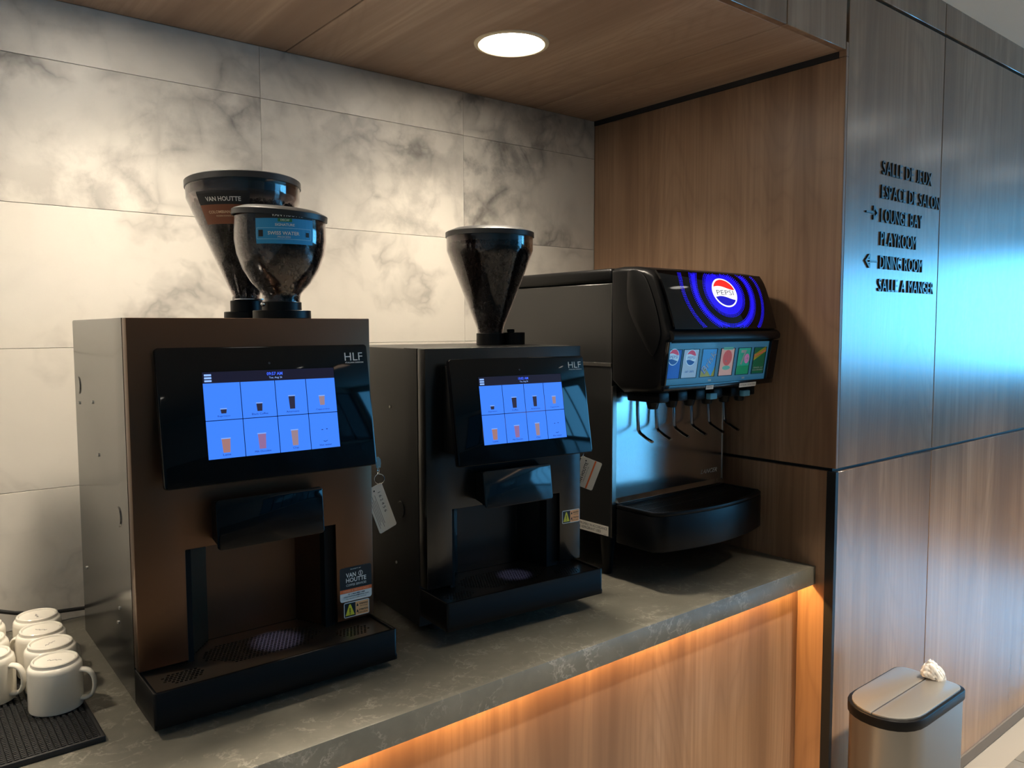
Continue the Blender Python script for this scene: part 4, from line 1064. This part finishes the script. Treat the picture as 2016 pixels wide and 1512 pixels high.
# ledge under the sign
b = bmesh.new(); rws = []
for i in range(25):
    x = hx0 + .006 + (hx1 - hx0 - .012) * i / 24; f = fbow(x)
    rws.append([b.verts.new((x, y + f, z)) for y, z in ((-.750, 1.4915), (-.7590, 1.4870), (-.7640, 1.4800), (-.7635, 1.4700), (-.7555, 1.4660), (-.748, 1.4662))])
for a, c in zip(rws, rws[1:]):
    for j in range(6): b.faces.new((a[j], a[(j + 1) % 6], c[(j + 1) % 6], c[j]))
b.faces.new(rws[0]); b.faces.new(rws[-1][::-1])
o = link('sign_ledge', bm_mesh(b), M_PLASTIC, head); shade_auto(o, 40)
# flavour window
fz0, fz1 = 1.3585, 1.4640
def win(u, v, d=.0):
    x = hx0 + u; q = v / (fz1 - fz0); y = -.7318 + (-.7480 + .7318) * q
    return Vector((x, y + fbow(x) - d, fz0 + v))
WW = hx1 - hx0; WH = fz1 - fz0
bmw = bmesh.new(); v2, f2 = rect2(.004, .003, WW - .008, WH - .003, 26, 2)
A_ = [bmw.verts.new(win(u, v, .0016)) for u, v in v2]
for f in f2: bmw.faces.new([A_[i] for i in f])
fw = link('flavour_window', bm_mesh(bmw), mat('flavour_backing', srgb(80, 118, 136), .45, 0, emit=srgb(56, 136, 178), es=.24), SF, True)
def wd(u, v, d=0): return win(u, v, .0018 + d)
cw, ch_ = .0525, .0670
cxs = [.0250, .0870, .1560, .2280, .3000, .3710]
def inkmat(n, *c): return mat(n, srgb(*c), .5, emit=srgb(int(c[0] * .8), c[1], min(255, int(c[2] * 1.1))), es=.30) if n.startswith(('card', 'logo')) else mat(n, srgb(*c), .5)
bgs = [inkmat('card_blue', 20, 92, 178), inkmat('card_silver', 178, 188, 200), inkmat('card_teal', 60, 140, 196), inkmat('card_pink', 240, 170, 150), inkmat('card_green', 40, 160, 124), inkmat('card_darkgreen', 16, 92, 56)]
RED, NAVY = inkmat('logo_red', 232, 70, 96), inkmat('logo_navy', 24, 84, 150)
VB = .0190
for i, cx in enumerate(cxs):
    u0, u1 = max(cx - cw / 2, .0052), cx + cw / 2; v0, v1 = VB, VB + ch_
    card = decal('flavour_card', rect2(u0, v0, u1, v1, 4, 2), wd, bgs[i], fw, .0012)
    def dd(n, sh, m, d=.0018): decal(n, sh, wd, m, card, d)
    if i == 0: logo(card, wd, cx, v0 + .0510, .0190, inkmat('card_white', 215, 225, 230), RED, NAVY, NAVY, .0016, 1.05)
    if i == 1:
        logo(card, wd, cx, v0 + .0480, .0190, inkmat('card_white', 215, 225, 230), RED, NAVY, NAVY, .0016, 1.05)
        dd('card_text', text2('DIET - DIETE', cx - .016, v0 + .0120, cx + .016, v0 + .0165, True), NAVY)
    if i == 2:
        dd('card_patch', poly2([(u0, v0), (u0 + .040, v0), (u0 + .016, v0 + .022), (u0, v0 + .018)]), M_YELLOW, .0015)
        dd('card_patch', poly2([(u0 + .040, v0), (u1, v0), (u1, v0 + .026), (u0 + .050, v0 + .018)]), M_YELLOW, .0015)
        dd('card_text', rot2(text2('Brisk', cx - .032, v0 + .026, cx + .032, v0 + .048, True), math.radians(52), cx, v0 + .037), NAVY, .0017)
        dd('card_text', rot2(text2('Brisk', cx - .030, v0 + .0275, cx + .030, v0 + .0465), math.radians(52), cx, v0 + .037), M_WHITE, .0020)
    if i == 3:
        dd('card_patch', ell2(cx, v0 + .044, .0185, .0195, 28), inkmat('card_red', 226, 92, 84)); dd('card_patch', rect2(cx - .020, v0 + .0640, cx + .020, v0 + .0710), inkmat('card_leaf', 110, 176, 150))
        dd('card_patch', ell2(cx, v0 + .0190, .0160, .0055, 20), inkmat('card_leaf', 110, 176, 150)); dd('card_patch', ell2(cx - .004, v0 + .0360, .0022, .0022, 10), M_WHITE, .0021)
    if i == 4:
        dd('card_text', text2('7', cx - .016, v0 + .024, cx + .008, v0 + .062, True), M_WHITE); dd('card_patch', ell2(cx + .012, v0 + .040, .0110, .0125, 24), inkmat('card_rose', 222, 120, 160), .0020)
        dd('card_text', text2('UP', cx + .0060, v0 + .0365, cx + .0180, v0 + .0435, True), M_WHITE, .0023)
        dd('card_patch', rect2(u0, v0, u1, v0 + .022, 3, 1), inkmat('card_green_deep', 24, 140, 84), .0014)
    if i == 5:
        dd('card_patch', poly2([(u0, v0 + .034), (u1, v0 + .056), (u1, v0 + .071), (u0, v0 + .050)]), M_YELLOW, .0016)
        dd('card_text', rot2(text2('Schweppes', cx - .028, v0 + .0480, cx + .028, v0 + .0570, True), math.radians(18), cx, v0 + .0525), inkmat('card_red', 190, 50, 40), .0020)
        dd('card_text', join2(text2('GINGER ALE', cx - .022, v0 + .0130, cx + .022, v0 + .0170, True), text2('SODA GINGEMBRE', cx - .025, v0 + .0070, cx + .025, v0 + .0108, True)), M_WHITE)
    tube('card_holder', [wd(u0 - .002, v0 - .001, .0010), wd(u1 + .002, v0 - .001, .0010), wd(u1 + .002, v1 + .001, .0010), wd(u0 - .002, v1 + .001, .0010)], .0011, M_PLASTICG, fw, 6, 1, True)
for cx in (.163, .303): decal('price_dot', rect2(cx, .0065, cx + .012, .0115), wd, M_WHITE, fw, .001)
bmw = bmesh.new(); A_ = [bmw.verts.new(win(u, v, .0066)) for u, v in v2]; B2 = [bmw.verts.new(win(u, v, .0054)) for u, v in v2]
for f in f2: bmw.faces.new([A_[i] for i in f]); bmw.faces.new([B2[i] for i in f][::-1])
bmw.normal_update(); mm = bpy.data.meshes.new('m'); bmw.to_mesh(mm); bmw.free(); link('clear_cover', mm, M_COVER, fw, True)
# bezel around the flavour window
def bezel(u0, u1, v0, v1):
    b = bmesh.new(); R_ = []
    for i in range(25):
        u = u0 + (u1 - u0) * i / 24; R_.append([b.verts.new(win(u, v, d)) for v, d in ((v0, -.002), (v0, .009), (v1, .009), (v1, -.002))])
    for a, c in zip(R_, R_[1:]):
        for j in range(4): b.faces.new((a[j], a[(j + 1) % 4], c[(j + 1) % 4], c[j]))
    b.faces.new(R_[0]); b.faces.new(R_[-1][::-1]); bmesh.ops.recalc_face_normals(b, faces=b.faces[:]); bevel(b, .002, 2, 60)
    o = link('window_bezel', bm_mesh(b), M_PLASTICG, head); shade_auto(o, 40)
bezel(.0, WW, -.010, .003); bezel(.0, .0045, .003, WH); bezel(WW - .036, WW, .003, WH)
# tape labels
def tape(s, u0, u1, v0, v1, tilt):
    f = lambda u, v, d=0: win(u, v, .0098 + d)
    c = (u0 + u1) / 2, (v0 + v1) / 2
    o = decal('tape_label', rot2(rect2(u0, v0, u1, v1, 3, 1), tilt, *c), f, M_PAPER, SF, .0002)
    decal('tape_text', rot2(text2(s, u0 + .004, v0 + .0030, u1 - .004, v1 - .0026), tilt, *c), f, M_GREYINK, o, .0006)
tape('WATER', .150, .179, -.0130, -.0030, .0); tape('SODA WATER', .287, .362, -.0145, -.0035, .01)
# six valves: block, nozzle, lever
vx = [-.462, -.392, -.3225, -.2500, -.1760, -.1075]
for i, x in enumerate(vx):
    b = box_bm(x - .019, x + .019, -.705, -.600, 1.3160, 1.3415); bevel(b, .004, 2)
    va = link('valve', bm_mesh(b), M_PLASTIC, SF); shade_auto(va)
    lathe('nozzle', [(0, 1.2985), (.0105, 1.2985), (.0125, 1.300), (.0165, 1.317), (0, 1.317)], M_PLASTIC, va, 20, x, -.668)
    # lever: flat strip down, bent forward at its foot
    path = [(x + .0, -.618, 1.322), (x + .0, -.619, 1.285), (x, -.622, 1.243), (x, -.628, 1.2350), (x, -.650, 1.2240), (x, -.668, 1.2170)]
    tube('lever', path, [.0056, .0056, .0056, .0056, .0056, .0058], M_LEVER, va, 8, .55)
    if i in (3, 5):
        sb = box_bm(x - .0375 - (.058 if 0 else .0) - .030 + .0375 - .0155, x - .0305 + .0135 , -.7145, -.700, 1.3150, 1.3305); bevel(sb, .002, 2)
        bt = link('push_button', bm_mesh(sb), inkmat('button_blue', 96, 170, 205), va, label='pale blue square push button'); shade_auto(bt)

# ------------------------------------------------------------------ mugs upside down on a rubber mat
mat_t = thing('bar_mat', 'black rubber bar mat with ridged nubs under the mugs at the counter edge', 'mat', (-1.90, -.40, ZC))
ax0, ax1, ay0, ay1 = -.26, .2115, -.226, .26
bm = voxel_bm([ax0, ax0 + .006, ax1 - .006, ax1], [ay0, ay0 + .006, ay1 - .006, ay1], [0, .006, .0095], {(1, 1, 1)}); bevel(bm, .0015, 2); shade_auto(link('mat_base', bm_mesh(bm), M_RUBBER, mat_t))
bm = bmesh.new(); x = ax0 + .0105
while x < ax1 - .008:
    y = ay0 + .009
    while y < ay1 - .008:
        addbox(bm, x - .0026, x + .0026, y - .0020, y + .0020, .006, .0098); y += .0062
    addbox(bm, x - .0010, x + .0010, ay0 + .007, ay1 - .007, .006, .0080); x += .0088
o = link('mat_nubs', bm_mesh(bm), M_RUBBER, mat_t); o['kind'] = 'stuff'
def make_mug():
    t = thing('coffee_mug', '', 'mug', (0, 0, 0), 0, 'white mugs stacked upside down')
    # outside (rim down at 0, foot ring up), then inside
    out = [(.0385, 0.0), (.0405, .0008), (.0412, .004), (.0414, .045), (.0412, .066), (.0402, .0715), (.0380, .0745), (.0355, .0755), (.0350, .0765), (.0350, .0805), (.0335, .0820), (.0318, .0820), (.0305, .0808), (.0298, .0792), (.018, .0785), (0, .0785)]
    ins = [(0, .0715), (.034, .0712), (.0372, .067), (.0378, .04), (.0378, .004), (.0385, 0)]
    lathe('body', out + ins, M_CERAMIC, t, 56)
    pts = []
    for k in range(19):
        a = -PI / 2 + PI * k / 18
        pts.append((.0390 + .0230 * math.cos(a) ** .6 if math.cos(a) > 1e-6 else .0390, 0, .0365 + .0245 * math.sin(a)))
    rad_ = [.0074 - .0012 * math.sin(PI * k / 18) for k in range(19)]
    bm = tube_bm(pts, rad_, 12, None, .52); o = link('handle', bm_mesh(bm), M_CERAMIC, t); shade_auto(o, 60)
    F = Frame((0, 0, .0785), (1, 0, 0), (0, 1, 0))
    tube('maker_stamp', [(-.011, -.001, .0787), (-.008, .002, .0787), (-.006, -.0015, .0787), (-.002, .0005, .0787), (.001, .0030, .0787), (.003, -.0012, .0787), (.006, .0015, .0787), (.011, .0, .0787)], .0007, M_STAMP, t, 5, .4)
    return t
def copy_tree(o, parent=None):
    c = o.copy(); COL.objects.link(c); c.parent = parent
    for ch in list(o.children): copy_tree(ch, c)
    return c
mug0 = make_mug()
MZ = ZC + .0099
spots = [(-1.7300, -.4665, -32, 'white mug upside down nearest the counter edge, right column of mugs, handle to the right'),
         (-1.7230, -.3800, 38, 'second white upside-down mug from the counter edge in the right column'),
         (-1.7245, -.2960, 135, 'third white upside-down mug from the counter edge in the right column'),
         (-1.7185, -.2085, 90, 'white upside-down mug nearest the marble wall in the right column'),
         (-1.8160, -.3680, -40, 'white upside-down mug with its handle to the right, front of the left column'),
         (-1.8150, -.2840, 180, 'middle white upside-down mug of the left column cut by the left picture edge'),
         (-1.8105, -.1995, 120, 'white upside-down mug nearest the marble wall in the left column')]
for i, (x, y, a, lbl) in enumerate(spots):
    c = mug0 if i == 0 else copy_tree(mug0)
    c.location = (x, y, MZ); c.rotation_euler = (0, 0, math.radians(a)); c['label'] = lbl

# power cord behind the mugs
cord = tube('power_cord', [(-1.95, -.040, ZC + .078), (-1.86, -.036, ZC + .074), (-1.80, -.034, ZC + .070), (-1.765, -.032, ZC + .058), (-1.735, -.032, ZC + .047), (-1.70, -.030, ZC + .038), (-1.66, -.028, ZC + .031), (-1.60, -.026, ZC + .026), (-1.52, -.03, ZC + .018), (-1.47, -.05, ZC + .006), (-1.44, -.09, ZC + .0045), (-1.40, -.12, ZC + .0045)], .0042, M_RUBBER, None, 8)
tag(cord, 'black power cord along the marble wall behind the mugs', 'cord')

# ------------------------------------------------------------------ bin
B = thing('trash_can', 'brushed steel step bin with split lid and black rim against the wood wall', 'trash can', (.05, -1.061, 0))
def dshape(x0, x1, hw, ins=0.0, n=14):
    """long D: round front at -x, small corners at the back"""
    x0 += ins; x1 -= ins; hw -= ins; r = .030; pts = []
    for k in range(5):
        a = -PI / 2 + PI / 2 * k / 4; pts.append((x1 - r + r * math.cos(a), -hw + r + r * math.sin(a)))
    for k in range(5):
        a = PI / 2 * k / 4; pts.append((x1 - r + r * math.cos(a), hw - r + r * math.sin(a)))
    lx = .098
    for k in range(n + 1):
        a = PI / 2 + PI * k / n; ca, sa = math.cos(a), math.sin(a)
        pts.append((x0 + lx + lx * math.copysign(abs(ca) ** .92, ca), hw * math.copysign(abs(sa) ** .92, sa)))
    return pts
bx0, bx1, bw = -.172, .168, .0915
def dprism(n, ins, z0, z1, m, bv=.0, seg=2):
    b = prism_bm(dshape(bx0, bx1, bw, ins), up, z0, z1); bmesh.ops.recalc_face_normals(b, faces=b.faces[:])
    if bv: bevel(b, bv, seg, 60)
    o = link(n, bm_mesh(b), m, B); shade_auto(o, 30); return o
dprism('base', .004, 0, .018, M_PLASTIC, .003)
dprism('body', .0035, .018, .542, M_STEELV)
dprism('rim', 0, .542, .5675, M_PLASTIC, .003, 3)
for s in (-1, 1):
    pts = [(x, y) for x, y in dshape(bx0, bx1, bw, .008)]
    half = []
    N = len(pts)
    cl = [(x, max(y, .0014) if s > 0 else min(y, -.0014)) for x, y in pts]
    seen = []
    for q in cl:
        if not seen or math.dist(q, seen[-1]) > 1e-5: seen.append(q)
    if math.dist(seen[0], seen[-1]) < 1e-5: seen.pop()
    b = prism_bm(seen, up, .5655, .5715); bmesh.ops.remove_doubles(b, verts=b.verts[:], dist=1e-5); bmesh.ops.recalc_face_normals(b, faces=b.faces[:]); bevel(b, .0012, 2, 60)
    o = link('lid_flap', bm_mesh(b), M_LIDST, B); shade_auto(o, 40)
box('hinge_box', bx1 - .0005, bx1 + .022, -.06, .06, .03, .50, M_PLASTIC, B, .005, 2)
box('pedal', bx0 - .035, bx0 + .004, -.055, .055, .010, .020, M_STEEL, B, .003, 2)
bm = bmesh.new(); bmesh.ops.create_icosphere(bm, subdivisions=5, radius=1)
rb = random.Random(21)
rid = [(Vector((rb.uniform(-1, 1), rb.uniform(-1, 1), rb.uniform(-1, 1))).normalized() * rb.uniform(2.5, 6.5), rb.uniform(.04, .10), rb.random() * 6) for _ in range(11)]
for v in bm.verts:
    n_ = v.co.normalized(); k = 1.12 - sum(a * (1 - abs(math.sin(n_.dot(q) + p))) ** 2.5 for q, a, p in rid) * 1.3
    x, y, z = n_.x * .033 * k, n_.y * .021 * k, n_.z * .036 * k
    v.co = Vector((x * (1 - .45 * max(z, 0) / .036) - .30 * z, y, max(z, -.011)))
o = link('plastic_bag', bm_mesh(bm), M_BAG, None, True); o.location = (.194, -1.073, .5835); o.rotation_euler = (0, math.radians(10), math.radians(-38))
tag(o, 'crumpled white plastic bag end sticking out at the back of the steel bin', 'plastic bag')
